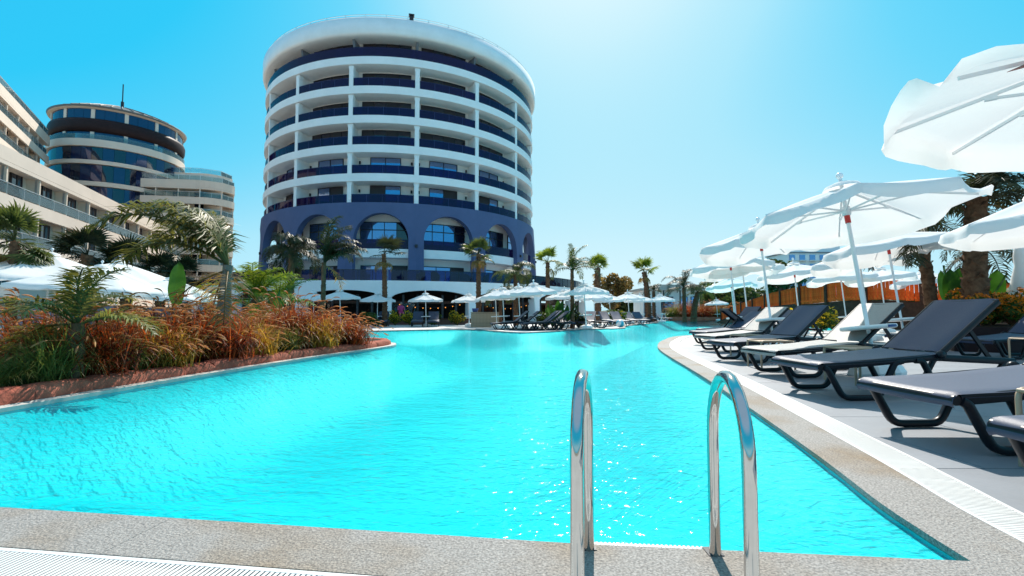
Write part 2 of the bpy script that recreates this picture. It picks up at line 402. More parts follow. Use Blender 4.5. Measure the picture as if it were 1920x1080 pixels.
def floor_grid(x0, x1, y0, y1, st):
    xs, ys = np.arange(x0, x1, st), np.arange(y0, y1, st); GX, GY = np.meshgrid(xs, ys)
    O = np.array([tuple(p) for p in outline]); A, B = O, np.roll(O, -1, 0); D = B - A; L2 = np.maximum((D ** 2).sum(1), 1e-9)
    best = np.full(GX.shape, 1e9); inside = np.zeros(GX.shape, bool)
    for k in range(len(A)):
        t = np.clip(((GX - A[k, 0]) * D[k, 0] + (GY - A[k, 1]) * D[k, 1]) / L2[k], 0, 1)
        best = np.minimum(best, np.hypot(GX - A[k, 0] - t * D[k, 0], GY - A[k, 1] - t * D[k, 1]))
        c = (A[k, 1] > GY) != (B[k, 1] > GY)
        if D[k, 1] != 0: inside ^= c & (GX < D[k, 0] * (GY - A[k, 1]) / D[k, 1] + A[k, 0])
    u = np.clip(best / 1.9, 0, 1); u = u * u * (3 - 2 * u)
    Z = np.where(inside, -.036 - .66 * u, -.036)
    nx, ny = len(xs), len(ys); m = MB(); idx = lambda j, i: j * nx + i
    fs = [(idx(j, i), idx(j, i + 1), idx(j + 1, i + 1), idx(j + 1, i)) for j in range(ny - 1) for i in range(nx - 1)]
    return m.add([(float(a), float(b), float(c)) for a, b, c in zip(GX.ravel(), GY.ravel(), Z.ravel())], fs, True)
struct('pool_floor', floor_grid(-13, 46, 1.0, 59, .4).mesh('pool_floor', M_pool))
w = MB(); n = len(outline)
w.add([(p[0], p[1], -.05) for p in outline] + [(p[0], p[1], -.009) for p in outline], [(i, n + i, n + (i + 1) % n, (i + 1) % n) for i in range(n)])
struct('pool_wall', w.mesh('pool_wall', M_poolwall))

# granite coping laid as long stones, white overflow grating behind it
cop_path = near_edge[:-1] + right_edge
CW, GW = 0.27, 0.22
cop = struct('pool_coping', None)
line = resample(cop_path, 0.1)
i_corner = min(range(len(line)), key=lambda i: (line[i] - right_edge[0]).length)
line[i_corner] = right_edge[0].copy()
o_in, o_out = offset(line, -.012), offset(line, CW)
k = 0
while k < len(line) - 1:
    e = min(k + (32 if line[k].y < 16 else 60), len(line) - 1)
    A = [p.copy() for p in o_in[k:e + 1]]; B = [p.copy() for p in o_out[k:e + 1]]
    if (k < i_corner < e): pass
    t0 = (A[1] - A[0]).normalized() * .0012; A[0] += t0; B[0] += t0; A[-1] -= t0; B[-1] -= t0
    ob('coping_stone', MB().strip(A, B, -.018, .010).mesh('coping_stone', M_granite), cop)
    k = e
grt = struct('overflow_grating', None)
near_len = [p for p in line if p.y < 14.5 and p.x < 4.8]
g0, g1 = offset(line, CW + .004), offset(line, CW + GW)
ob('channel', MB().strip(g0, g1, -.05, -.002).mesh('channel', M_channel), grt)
for u0, u1 in ((CW + .004, CW + .022), (CW + GW - .018, CW + GW)):
    ob('edge_strip', MB().strip(offset(line, u0), offset(line, u1), -.002, .009).mesh('edge_strip', M_grate), grt)
fine = resample(line[:len(near_len)], 0.017)
fo0, fo1 = offset(fine, CW + .022), offset(fine, CW + GW - .018)
sl = MB()
for i in range(len(fine) - 1):
    if i % 1 == 0:
        a0, b0 = fo0[i], fo1[i]; a1 = fo0[i].lerp(fo0[i + 1], .68); b1 = fo1[i].lerp(fo1[i + 1], .68)
        z0, z1 = -.001, .008
        sl.add([(*a0, z1), (*a1, z1), (*b1, z1), (*b0, z1), (*a0, z0), (*a1, z0), (*b1, z0), (*b0, z0)], [(3, 2, 1, 0), (0, 1, 5, 4), (2, 3, 7, 6)])
ob('slats', sl.mesh('slats', M_grate), grt, kind='stuff')
rest = line[len(near_len) - 1:]
if len(rest) > 2: ob('far_strip', MB().strip(offset(rest, CW + .022), offset(rest, CW + GW - .018), -.001, .008).mesh('far_strip', M_grate), grt)

# grey tiles of the right-hand deck (they run under the grating)
deck_edge = [p for p in line if p.x > .9]
def edge_x(y):
    best = None
    for i in range(len(right_edge) - 1):
        a, b = right_edge[i], right_edge[i + 1]
        if (a.y - y) * (b.y - y) <= 0 and a.y != b.y:
            x = a.x + (b.x - a.x) * (y - a.y) / (b.y - a.y); best = x if best is None else min(best, x)
    return best
tiles = struct('terrace_paving', None)
tm = {}
TW, TL = .62, 1.24
ny = 0
y = -1.2
while y < 11.4:
    xs = []
    e = max([v for v in (edge_x(yy) for yy in (y, y + TW / 2, y + TW)) if v is not None] + [1.6])
    x = 1.2 + (TL / 2 if ny % 2 else 0)
    while x < 9.8:
        a = max(x, e + CW * .6) if x + TL > e + CW else None
        if a is not None and x + TL - a > .12:
            Lx = round(x + TL - a, 3)
            if Lx not in tm:
                tm[Lx] = MB().box((0, 0, -.011), (Lx - .005, TW - .005, .024)).mesh('paving_tile', M_tile)
            ob('paving_tile', tm[Lx], tiles, (a + Lx / 2, y + TW / 2, .003 - .012 + .0 + rnd.uniform(-.0006, .0006) + .011))
        x += TL
    y += TW; ny += 1
far_t = MB(); 
# pale ledge along the planter and round the far shore
ledge = struct('pool_ledge', None)
pl = resample(planter_edge, .2)
ob('pale_ledge', MB().strip(offset(pl, -.012), offset(pl, .13), -.018, .02).mesh('pale_ledge', M_pale), ledge)
fl = resample(far_edge, .5)
ob('shore_coping', MB().strip(offset(fl, -.015), offset(fl, .34), -.018, .012).mesh('shore_coping', M_granite), ledge)
ob('shore_strip', MB().strip(offset(fl, .342), offset(fl, .62), -.05, .010).mesh('shore_strip', M_grate), ledge)

# planter: red rock border of single stones, soil behind
border = thing('planter_border', 'low rounded terracotta rock border edging the grass bed along the pool', 'planter edge')
i0 = min(range(len(pl)), key=lambda i: (pl[i] - Vector((-6.2, 13.7))).length)
bl = resample(pl[i0:], .05)
k = 0
while k < len(bl) - 6:
    L = rnd.choice((9, 10, 11, 12, 13)); e = min(k + L, len(bl) - 1)
    seg = bl[k:e + 1]; nn = len(seg); mb = MB(); rows = []
    oa = [offset(bl, .0)[0]]
    h = rnd.uniform(.135, .155); ph = rnd.uniform(0, 50)
    vs = []; m = 9
    for i, p in enumerate(seg):
        a = bl[min(k + i + 1, len(bl) - 1)] - bl[max(k + i - 1, 0)]; a.normalize(); nr = Vector((a.y, -a.x))
        u = i / (nn - 1); endf = 1 - .13 * (abs(2 * u - 1) ** 9)
        for j in range(m):
            t = j / (m - 1); ang = pi * t
            ox = .275 - .155 * cos(ang) * (1 if abs(cos(ang)) > .5 else 1.1); oz = h * (sin(ang) ** .45)
            wob = 1 + .025 * sin(9 * p.x + 5 * p.y + j * 1.7 + ph) +     .02 * sin(23 * p.y + 3 * j + ph)
            q = p + nr * (.275 + (ox - .275) * (endf ** .5) * wob)
            vs.append((q.x, q.y, -.02 + (oz * wob * (endf if j not in (0, m - 1) else 1)) + .02))
    fs = [(i * m + j, i * m + j + 1, (i + 1) * m + j + 1, (i + 1) * m + j) for i in range(nn - 1) for j in range(m - 1)]
    mb.add(vs, fs, True); mb.add(vs[:m], [tuple(range(m))]); mb.add(vs[-m:], [tuple(range(m))[::-1]])
    ob('border_stone', mb.mesh('border_stone', M_rock), border)
    k = e
inner = offset(bl, .30)
bed = [tuple(p) for p in inner] + [(-6.0, 1.6), (-8.2, 3.2), (-8.2, 12.9)]
struct('planting_bed', bm_mesh(fill([bed], .13), 'planting_bed', M_soil))

# ================================================================== BUILDINGS
# ---- round main tower
GAM = R(12.62); DC = 71.8; CEN = Vector((-DC * sin(GAM), DC * cos(GAM), 0))
TSC = 1.03
def hit_depth(px, r):
    a = math.atan((px - 960) / F_PX) + GAM; d = DC * cos(a) - math.sqrt(r * r - (DC * sin(a)) ** 2); return d * cos(a - GAM)
NEAR = hit_depth(721, 18.15 * TSC); NEAR_R = hit_depth(721, 18.55 * TSC)
zt = lambda py, Y=NEAR: at_d(721, py, Y).z
LV = [zt(p) for p in (380, 325, 271, 216, 161, 106)]          # walking levels of six upper floors
FAS = 0.86
Z_TER, Z_MID = 3.75, zt(466, NEAR)
tower = thing('round_hotel_tower', 'large round white hotel tower with blue glass balconies and dark blue arched base', 'hotel tower', CEN, GAM); tower.scale = (TSC, TSC, 1)
COLA = 3.5; STEP = 22.5
bays = [R(COLA + STEP / 2 + STEP * k) for k in range(-5, 4)]
cols = [R(COLA + STEP * k) for k in range(-5, 5)]
H2 = R(STEP / 2)
core = MB().lathe([(16.25, Z_TER), (16.25, LV[5] + 3.6)], 128)
ob('core_wall', core.mesh('core_wall', M_whiteshade), tower)
slab = MB().ring(15.1, 18.15, -FAS, 0, n=160)
slab_me = slab.mesh('floor_slab', M_white)
for i in range(1, 6): ob('floor_slab', slab_me, tower, (0, 0, LV[i]))
colm = {}; part_me = {}; glass_me = {}
FL = [LV[i + 1] - LV[i] - FAS for i in range(5)]
col_me = MB().box((0, -17.72, FL[0] / 2), (.46, .55, FL[0] + .04))
for z, ww in ((FL[0] - .10, .62), (FL[0] - .25, .54)): col_me.box((0, -17.72, z), (ww, .53, .16))
col_me = col_me.mesh('column', M_white)
part_me = MB().box((0, -16.9, FL[0] / 2), (.22, 1.3, FL[0] - .01)).mesh('partition', M_whiteshade)
a_in = math.asin(.26 / 18)
rail_me = MB().ring(17.94, 17.965, .05, .95, -H2 + a_in, H2 - a_in, 12).mesh('glass_railing', M_rail)
railcap_me = MB().ring(17.92, 17.985, 0.95, .98, -H2 + a_in, H2 - a_in, 12)
for q in range(1, 4): 
    aa = -H2 + a_in + (2 * H2 - 2 * a_in) * q / 4
    railcap_me.ring(17.925, 17.98, .03, .95, aa - .0010, aa + .0010, 1)
railcap_me = railcap_me.mesh('railing_frame', mat('dark_blue_rail', (.03, .035, .12), .4))
def window(wid, hgt, npan, kinds, r=16.27, transom=None, name='window'):
    """frame mesh and pane meshes at phi=0, curved with the wall"""
    a = wid / 2 / r; fr = MB(); fw = .07 / r
    fr.ring(r - .05, r + .09, hgt - .09, hgt, -a, a, 8); fr.ring(r - .05, r + .09, 0, .08, -a, a, 8)
    for q in range(npan + 1):
        c = -a + 2 * a * q / npan; c = max(-a + fw / 2, min(a - fw / 2, c))
        fr.ring(r - .05, r + .09, .08, hgt - .09, c - fw / 2, c + fw / 2, 1)
    if transom: fr.ring(r - .05, r + .085, transom - .05, transom + .05, -a, a, 8)
    panes = []
    for q in range(npan):
        c0, c1 = -a + 2 * a * q / npan, -a + 2 * a * (q + 1) / npan
        mt = kinds[q % len(kinds)]
        panes.append(MB().ring(r - .02, r + .03, .08, hgt - .09, c0 + fw / 2, c1 - fw / 2, 2).mesh('pane', mt))
    return fr.mesh('window', M_dark), panes
def put_window(W, phi, z, parent):
    f = ob('window', W[0], parent, (0, 0, z), (0, 0, phi))
    for p in W[1]: ob('pane', p, f)
W_wide = window(5.3, 2.28, 4, [M_curtain, M_win, M_curtain, M_win])
W_doorA = window(3.3, 2.35, 2, [M_winb, M_winb])
W_doorB = window(3.3, 2.35, 2, [M_curtain, M_winb])
W_doorC = window(3.3, 2.35, 2, [M_winb, M_curtain])
lamp_me = MB().tube([(0, -16.36, -.16), (0, -16.36, .16)], .10, 8).mesh('wall_lamp', M_dark)
for i in range(5):
    for c in cols:
        ob('column', col_me, tower, (0, 0, LV[i]), (0, 0, c)); ob('partition', part_me, tower, (0, 0, LV[i]), (0, 0, c))
    for bi, b in enumerate(bays):
        gr = ob('glass_railing', rail_me, tower, (0, 0, LV[i]), (0, 0, b)); ob('railing_frame', railcap_me, gr)
        if i >= 2: put_window(W_wide, b, LV[i] + .02, tower)
        else:
            put_window(W_doorA if i == 1 else (W_doorB if bi % 2 == 0 else W_doorC), b, LV[i] + .02, tower)
            for s in (-1, 1): ob('wall_lamp', lamp_me, tower, (0, 0, LV[i] + 1.75), (0, 0, b + s * .172))
# top floor
gr_top = MB().ring(17.94, 17.965, .05, 1.15, -H2, H2, 12).mesh('glass_railing', M_rail)
for b in bays:
    ob('glass_railing', gr_top, tower, (0, 0, LV[5]), (0, 0, b))
    put_window(W_wide, b, LV[5] + .3, tower)
z_sof, z_par = zt(64, NEAR_R), zt(33.5, NEAR_R)
fin = MB()
HF = z_sof - LV[5]
fin.add([(-.12, -15.3, 0), (-.12, -17.0, 0), (-.12, -17.6, HF), (-.12, -15.3, HF), (.12, -15.3, 0), (.12, -17.0, 0), (.12, -17.6, HF), (.12, -15.3, HF)],
        [(0, 1, 2, 3), (7, 6, 5, 4), (0, 4, 5, 1), (1, 5, 6, 2), (2, 6, 7, 3), (3, 7, 4, 0)])
fin_me = fin.mesh('fin', M_fin)
for c in cols: ob('fin', fin_me, tower, (0, 0, LV[5]), (0, 0, c))
roof = MB().lathe([(14.0, z_sof + .25), (17.6, z_sof + .12), (18.2, z_sof), (18.42, z_sof + .06), (18.52, z_sof + .25), (18.55, z_par), (18.0, z_par), (18.0, z_par - .6), (0.01, z_par - .6)], 160)
ob('roof_ring', roof.mesh('roof_ring', M_white), tower)
rr = MB()
for q in range(2):
    rr.lathe([(18.22, .24 + .24 * q), (18.26, .24 + .24 * q), (18.26, .28 + .24 * q), (18.22, .28 + .24 * q), (18.22, .24 + .24 * q)], 120)
roofrail = ob('roof_rail', rr.mesh('roof_rail', M_alu), tower, (0, 0, z_par))
post_me = MB().box((0, -18.24, .25), (.05, .05, .5)).mesh('rail_post', M_alu)
for q in range(-14, 15): ob('rail_post', post_me, roofrail, (0, 0, 0), (0, 0, R(q * 7.0)))
ob('roof_lamp', MB().box((0, -18.2, .32), (.42, .42, .62)).box((0, -18.25, .72), (.6, .5, .14)).mesh('roof_lamp', M_dark), tower, (0, 0, z_par), (0, 0, R(1.2)))
# arched base
r_hi, r_lo = 18.3, 18.75
PIER = .80; ZB = Z_TER - .4; ZTOP = LV[0]
half = 18.5 * H2; ow = half - PIER
zs = zt(400) - ow
def rad(z): return r_lo + (r_hi - r_lo) * max(0, min(1, (z - ZB) / (ZTOP - ZB))) ** 1.3
def arch_bay():
    mb = MB(); N = 28; TH = .75
    us = [-half + 1e-4 - 1e-4, -ow] + [-ow * cos(pi * i / N) for i in range(1, N)] + [ow, half]
    lo = [ZB, ZB] + [zs + ow * sin(pi * i / N) for i in range(1, N)] + [ZB, ZB]
    def pt(u, z, dr=0):
        a = u / 18.5; r = rad(z) + dr; return (r * sin(a), -r * cos(a), z)
    for dr in (0, -TH):
        # piers
        for u0, u1 in ((-half, -ow), (ow, half)):
            zz = [ZB, zs * .5 + ZB * .5, zs, ZTOP - 2.0, ZTOP]
            vs = [pt(u, z, dr) for z in zz for u in (u0, u1)]
            fs = [(2 * i, 2 * i + 1, 2 * i + 3, 2 * i + 2) for i in range(len(zz) - 1)]
            mb.add(vs, fs if dr == 0 else [f[::-1] for f in fs], True)
        cu = [-ow * cos(pi * i / N) for i in range(N + 1)]; cz = [zs + ow * sin(pi * i / N) for i in range(N + 1)]
        vs = [pt(u, z, dr) for u, z in zip(cu, cz)] + [pt(u, (z + ZTOP) / 2, dr) for u, z in zip(cu, cz)] + [pt(u, ZTOP, dr) for u in cu]
        n = N + 1; fs = [(r_ * n + i, r_ * n + i + 1, (r_ + 1) * n + i + 1, (r_ + 1) * n + i) for r_ in (0, 1) for i in range(N)]
        mb.add(vs, fs if dr == 0 else [f[::-1] for f in fs], True)
    path = [(-ow, ZB), (-ow, zs)] + [(-ow * cos(pi * i / N), zs + ow * sin(pi * i / N)) for i in range(1, N)] + [(ow, zs), (ow, ZB)]
    vs = [pt(u, z, 0) for u, z in path] + [pt(u, z, -TH) for u, z in path]; n = len(path)
    mb.add(vs, [(i + 1, i, n + i, n + i + 1) for i in range(n - 1)], True)
    return mb.mesh('arch_wall', M_plinth)
arch_me = arch_bay()
top_me = MB().ring(15.1, r_hi - .002, ZTOP - .35, ZTOP - .002, n=128).mesh('arcade_top', M_plinth)
ob('arcade_top', top_me, tower)
W_arch = window(5.2, zt(420) - Z_MID + .55, 4, [M_winb, M_winb, M_winb, M_win], r=16.4, transom=2.3)
W_ter = window(5.0, 2.35, 3, [M_winb, M_winb, M_curtain], r=16.4)
wall2 = MB().lathe([(16.38, Z_TER - .1), (16.38, ZTOP - .3)], 128)
ob('arcade_wall', wall2.mesh('arcade_wall', M_whiteshade), tower)
midslab = MB().ring(15.5, 18.05, -.95, 0, -H2 * .86, H2 * .86, 12).mesh('balcony_slab', M_white)
midglass = MB().ring(17.93, 17.955, .04, 1.05, -H2 * .84, H2 * .84, 12).mesh('glass_railing', M_rail)
lampb = MB().box((0, -18.62, 0), (.28, .22, .30)).mesh('wall_lamp', M_dark)
for b in bays:
    ob('arch_wall', arch_me, tower, (0, 0, 0), (0, 0, b))
    ob('balcony_slab', midslab, tower, (0, 0, Z_MID), (0, 0, b)); ob('glass_railing', midglass, tower, (0, 0, Z_MID), (0, 0, b))
    put_window(W_arch, b, Z_MID + .02, tower); put_window(W_ter, b, Z_TER + .05, tower)
    ob('wall_lamp', lampb, tower, (0, 0, Z_MID + .3), (0, 0, b + H2))

# ---- terrace podium with the restaurant below
RT = 26.0
pod = thing('terrace_podium', 'curved white terrace podium with shallow arches over a dark restaurant', 'podium', CEN, GAM)
ob('terrace_floor', MB().ring(15.0, RT - .3, Z_TER - .35, Z_TER, n=140).mesh('terrace_floor', M_deck), pod)
PA = 18.0; PH = R(PA / 2); z_sp, z_cr = at_d(732, 558, 44.8).z, at_d(790, 544, 44.8).z
def fascia_bay():
    mb = MB(); N = 24; top = Z_TER + .12; pw = .5 / RT
    for rr_, fl in ((RT, 0), (RT - .5, 1)):
        aa = [-PH + 2 * PH * i / N for i in range(N + 1)]
        lo = []
        for a in aa:
            u = min(1, abs(a) / (PH - pw)); lo.append(z_sp + (z_cr - z_sp) * math.sqrt(max(0, 1 - u * u * .96)) if u < 1 else z_sp)
        vs = [(rr_ * sin(a), -rr_ * cos(a), z) for a, z in zip(aa, lo)] + [(rr_ * sin(a), -rr_ * cos(a), top) for a in aa]; n = N + 1
        fs = [(i, i + 1, n + i + 1, n + i) for i in range(N)]
        mb.add(vs, fs if not fl else [f[::-1] for f in fs], True)
        if not fl: keep = (aa, lo)
    aa, lo = keep; n = N + 1
    mb.add([(RT * sin(a), -RT * cos(a), z) for a, z in zip(aa, lo)] + [((RT - .5) * sin(a), -(RT - .5) * cos(a), z) for a, z in zip(aa, lo)], [(i + 1, i, n + i, n + i + 1) for i in range(N)])
    mb.add([(RT * sin(a), -RT * cos(a), top) for a in aa] + [((RT - .5) * sin(a), -(RT - .5) * cos(a), top) for a in aa], [(i, i + 1, n + i + 1, n + i) for i in range(N)])
    return mb.mesh('arched_fascia', M_white)
fas_me = fascia_bay()
pil_me = MB().ring(RT - 1.0, RT - .02, 0, z_sp + .06, -.4 / RT, .4 / RT, 2).mesh('pillar', M_white)
tg_me = MB().ring(RT - .28, RT - .255, .16, 1.12, -PH + .002, PH - .002, 14).mesh('glass_railing', M_railt)
tgf = MB().ring(RT - .30, RT - .235, 1.12, 1.16, -PH, PH, 14)
for q in range(6): tgf.ring(RT - .30, RT - .235, .10, 1.12, -PH + 2 * PH * q / 6 - .0009, -PH + 2 * PH * q / 6 + .0009, 1)
tgf = tgf.mesh('railing_frame', M_dark)
for k in range(-6, 8):
    c = R(-3.5 + PA / 2 + PA * k)
    ob('arched_fascia', fas_me, pod, (0, 0, 0), (0, 0, c)); ob('pillar', pil_me, pod, (0, 0, 0), (0, 0, c - PH))
    r_ = ob('glass_railing', tg_me, pod, (0, 0, Z_TER), (0, 0, c)); ob('railing_frame', tgf, r_)
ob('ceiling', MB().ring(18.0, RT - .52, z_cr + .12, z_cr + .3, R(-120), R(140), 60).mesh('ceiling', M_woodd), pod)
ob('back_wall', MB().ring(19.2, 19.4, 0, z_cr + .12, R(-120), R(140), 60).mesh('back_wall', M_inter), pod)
bar_me = MB().ring(RT - .9, RT - .75, 0, z_sp + .3, -.004, .004, 1).mesh('door_post', M_dark)
sh_me = MB().ring(RT - .86, RT - .80, z_sp - .55, z_sp - .3, -PH + .02, PH - .02, 8).mesh('awning_rail', M_woodd)
gl_me = MB().ring(RT - .83, RT - .81, .1, z_sp - .55, -PH + .02, -PH * .36, 5).mesh('glass_panel', glass_mat('cafe_glass', (.5, .55, .55), .9))
for k in range(-4, 6):
    c = R(-3.5 + PA / 2 + PA * k)
    for q in (-.64, -.3, .3, .64): ob('door_post', bar_me, pod, (0, 0, 0), (0, 0, c + PH * q))
    ob('awning_rail', sh_me, pod, (0, 0, 0), (0, 0, c)); ob('glass_panel', gl_me, pod, (0, 0, 0), (0, 0, c))
# warm bulbs of the string lights under the arches
bulb_m = bpy.data.materials.new('lit_bulb'); bulb_m.use_nodes = True
bb = bulb_m.node_tree.nodes['Principled BSDF']; bb.inputs['Emission Color'].default_value = (1, .35, .06, 1); bb.inputs['Emission Strength'].default_value = 1.2
bb.inputs['Base Color'].default_value = (.6, .2, .05, 1)
bulb_me = MB().ball((0, 0, 0), .045, 8, 6).mesh('bulb', bulb_m)
for k, lab in ((0, 'string of warm bulbs hanging in the middle podium arch'), (1, 'string of warm bulbs hanging in the podium arch behind the timber counter')):
    strg = thing('string_light', lab, 'lights', (0, 0, 0)); pts = []
    for q in range(9):
        a = R(-3.5 + PA * k + 2.5 + 13 * q / 8) + GAM; r_ = RT - .6
        p = CEN + Vector((r_ * sin(a), -r_ * cos(a), z_sp - .55 - .35 * (1 - (q / 4 - 1) ** 2))); pts.append(p)
        ob('bulb', bulb_me, strg, p - Vector((0, 0, .09)))
    ob('cable', MB().tube(pts, .012, 5).mesh('cable', M_dark), strg)

# orange wicker tub chairs on the terrace
tub = MB().lathe([(.30, 0), (.34, .40), (.30, .42), (.01, .42)], 14)
vs = []
for k2 in range(13):
    a = R(-130 + 260 * k2 / 12); hh = .62 + .42 * cos(a / 1.6) ** 2
    for r_, z in ((.36, .30), (.40, hh), (.34, hh), (.30, .40)): vs.append((r_ * sin(a), r_ * cos(a), z))
tub.add(vs, [(i * 4 + j, i * 4 + j + 1, (i + 1) * 4 + j + 1, (i + 1) * 4 + j) for i in range(12) for j in range(3)], True)
tub_me = tub.mesh('tub_chair', M_orange)
ORD = ['first', 'second', 'third', 'fourth', 'fifth', 'sixth', 'seventh', 'eighth', 'ninth', 'tenth', 'eleventh', 'twelfth', 'thirteenth', 'fourteenth', 'fifteenth', 'sixteenth']
for q in range(14):
    a = R(4.2 + 3.6 * q + rnd.uniform(-.9, .9)) + GAM; r_ = RT - 1.1 - rnd.uniform(0, .9)
    o = ob('tub_chair', tub_me, None, CEN + Vector((r_ * sin(a), -r_ * cos(a), Z_TER)), (0, 0, rnd.uniform(0, 6)), 1.15)
    tag(o, 'orange wicker tub chair on the terrace, %s from the left' % ORD[q], 'chair', 'tub chairs behind the terrace glass')

# ---- buildings drawn along a plan line: bands, partitions, doors, glass
def path_building(name, label, cat, path, zs, band, depth, bay, mats, floor_h, inner=True, top_rail=True, base=0.0):
    """path: plan points, outer face on the right-hand side of travel; zs: top of each band from the roof down"""
    t = thing(name, label, cat, (path[0][0], path[0][1], 0)); O = Vector((path[0][0], path[0][1]))
    P = [V2(p) - O for p in path]
    back = offset(P, -depth); dk = mats
    ob('rear_wall', MB().strip(offset(P, -depth - .3), back, base, zs[0]).mesh('rear_wall', dk['wall']), t)
    ob('roof', MB().strip(offset(P, -depth - 9), P, zs[0] - band - .3, zs[0] - band - .02).mesh('roof', dk['band']), t)
    cell = resample(P, bay); segs = [(cell[i], cell[i + 1]) for i in range(len(cell) - 1)]
    door_me = MB().box((0, .06, 1.12), (1.25, .14, 2.24)).mesh('door', M_win)
    dfr_me = MB()
    for c, d in (((-.66, .06, 1.14), (.09, .2, 2.3)), ((.66, .06, 1.14), (.09, .2, 2.3)), ((0, .06, 2.28), (1.4, .2, .09)), ((0, .06, 1.14), (.07, .18, 2.2))): dfr_me.box(c, d)
    dfr_me = dfr_me.mesh('door_frame', M_dark)
    part = MB().box((0, 0, (floor_h - band) / 2), (.16, depth, floor_h - band)).mesh('partition', dk['wall'])
    edge = MB().box((0, 0, (floor_h - band) / 2), (.20, .14, floor_h - band)).mesh('partition_edge', M_alu)
    for fi, z in enumerate(zs):
        ob('parapet_band' if fi == 0 else 'balcony_band', MB().strip(offset(P, -.25), P, z - band, z).mesh('band', dk['band']), t)
        if fi: ob('balcony_floor', MB().strip(offset(P, -depth), offset(P, -.252), z - .28, z - .03).mesh('balcony_floor', dk['band']), t)
        for si, (a, b) in enumerate(segs):
            d = (b - a); L = d.length; d = d / L; nr = Vector((d.y, -d.x)); rz = math.atan2(d.y, d.x)
            zf = z + .01
            # glass balustrade on each band with top rail and posts
            a2, b2 = a - nr * .10, b - nr * .10; mid = (a2 + b2) / 2
            key = round(L, 2)
            if key not in rail_cache:
                rail_cache[key] = (MB().box((0, 0, .45), (L - .06, .02, .72)).mesh('glass_railing', M_railc),
                                   MB().box((0, 0, .9), (L, .06, .06)).box((-L / 2, 0, .45), (.05, .05, .9)).box((0, 0, .45), (.045, .045, .9)).mesh('railing_frame', M_alu))
            if fi or top_rail: g_ = ob('glass_railing', rail_cache[key][0], t, (mid.x, mid.y, zf), (0, 0, rz)); ob('railing_frame', rail_cache[key][1], g_)
            if fi and inner:
                c = a - nr * (depth / 2 + .1)
                ob('partition', part, t, (c.x, c.y, z - .02), (0, 0, rz)); e_ = a - nr * .33
                ob('partition_edge', edge, t, (e_.x, e_.y, z - .02), (0, 0, rz))
                c = a + d * (L * .64) - nr * depth
                dd = ob('door', door_me, t, (c.x, c.y, z), (0, 0, rz + pi)); ob('door_frame', dfr_me, dd)
    return t
rail_cache = {}
CM = {'band': M_cream, 'wall': M_creamw}
A0 = at_d(0, 268.7, 34.0); dW = Vector((-.342, .94))
wing_path = [V2(A0) + dW * s_ for s_ in (-24, -12, 0, 12, 24, 36, 44)]
z0 = A0.z
path_building('hotel_wing', 'long cream hotel wing with rows of glass fronted balconies receding from the left edge', 'building', wing_path,
              [z0, z0 - 3.45, z0 - 6.9, z0 - 10.3], 1.02, 1.0, 4.2, CM, 3.45, top_rail=False)
B0 = at_d(0, 155, 56.0); dU = Vector((-.53, .848))
up_path = [V2(B0) + dU * s_ for s_ in (-22, -11, 0, 10, 21)]
path_building('upper_hotel_block', 'tall cream balcony block rising behind the hotel wing at upper left', 'building', up_path,
              [B0.z - 3.15 * k for k in range(5)], 1.15, 1.0, 4.2, CM, 3.15)
# stepped block with rounded balcony ends
c_ = Vector((-53.3, 84.0)); arc = [c_ + Vector((4.2 * cos(a), 4.2 * sin(a))) for a in [R(-90 + 10 * k) for k in range(0, 10)]]
bp = [Vector((-66, 77.9)), Vector((-60, 78.6))] + arc + [Vector((-55.5, 94))]
ztop = at_d(430, 366, 82).z + 2.0
path_building('stepped_hotel_block', 'cream hotel block with stacked rounded balcony ends beside the dark round tower', 'building', bp,
              [ztop - 2.85 * k for k in range(8)], 1.15, 2.6, 3.4, CM, 2.85)
bp2 = [p + Vector((-3.4, 5.0)) for p in bp]
path_building('rear_hotel_block', 'higher cream balcony block set back above the rounded balconies', 'building', bp2,
              [at_d(420, 331, 87).z, at_d(420, 331, 87).z - 2.85, at_d(420, 331, 87).z - 5.7], 1.15, 2.6, 3.4, CM, 2.85, inner=False)
# ---- round dark glass tower with domed roof
TC = Vector((-69.2, 83.4, 0)); tdist = TC.length; tg = math.atan2(-TC.x, TC.y)
zz = lambda py: at_d(204, py, 76.5).z
rt = thing('domed_round_tower', 'round dark glass tower with brown ring and shallow domed roof behind the wing', 'tower', TC, tg)
RD = 9.2
ob('glass_core', MB().lathe([(RD - .35, 8), (RD - .35, zz(212))], 72).mesh('glass_core', M_win), rt)
for pyt, pyb in ((269, 282), (307, 314), (346, 354), (386, 394)):
    ob('floor_band', MB().ring(RD - .4, RD + .28, zz(pyb), zz(pyt), n=72).mesh('floor_band', M_cream), rt)
pan = {}
for j, (pt_, pb_) in enumerate(((283, 306), (315, 345), (355, 385))):
    h_ = zz(pt_) - zz(pb_)
    me_a = MB().ring(RD - .1, RD - .04, 0, h_, R(-4.4), R(4.4), 3).mesh('pane', M_navyglass); me_b = MB().ring(RD - .1, RD - .04, 0, h_, R(-4.4), R(4.4), 3).mesh('pane', M_win)
    for q in range(-11, 12): ob('pane', me_b if (q * 7 + j * 3) % 5 < 2 else me_a, rt, (0, 0, zz(pb_)), (0, 0, R(9 * q)))
for j, (pt_, pb_) in enumerate(((213, 231), (253, 270))):
    h_ = zz(pt_) - zz(pb_)
    me_a = MB().ring(RD - .3, RD - .22, 0, h_, R(-4.4), R(4.4), 3).mesh('pane', M_navyglass)
    wp_me = MB().ring(RD - .3, RD - .1, 0, h_, R(-1.6), R(1.6), 2).mesh('wall_pier', M_cream)
    for q in range(-11, 12):
        ob('pane', me_a, rt, (0, 0, zz(pb_)), (0, 0, R(9 * q)))
        if q % 3 == 0: ob('wall_pier', wp_me, rt, (0, 0, zz(pb_)), (0, 0, R(9 * q + 4)))
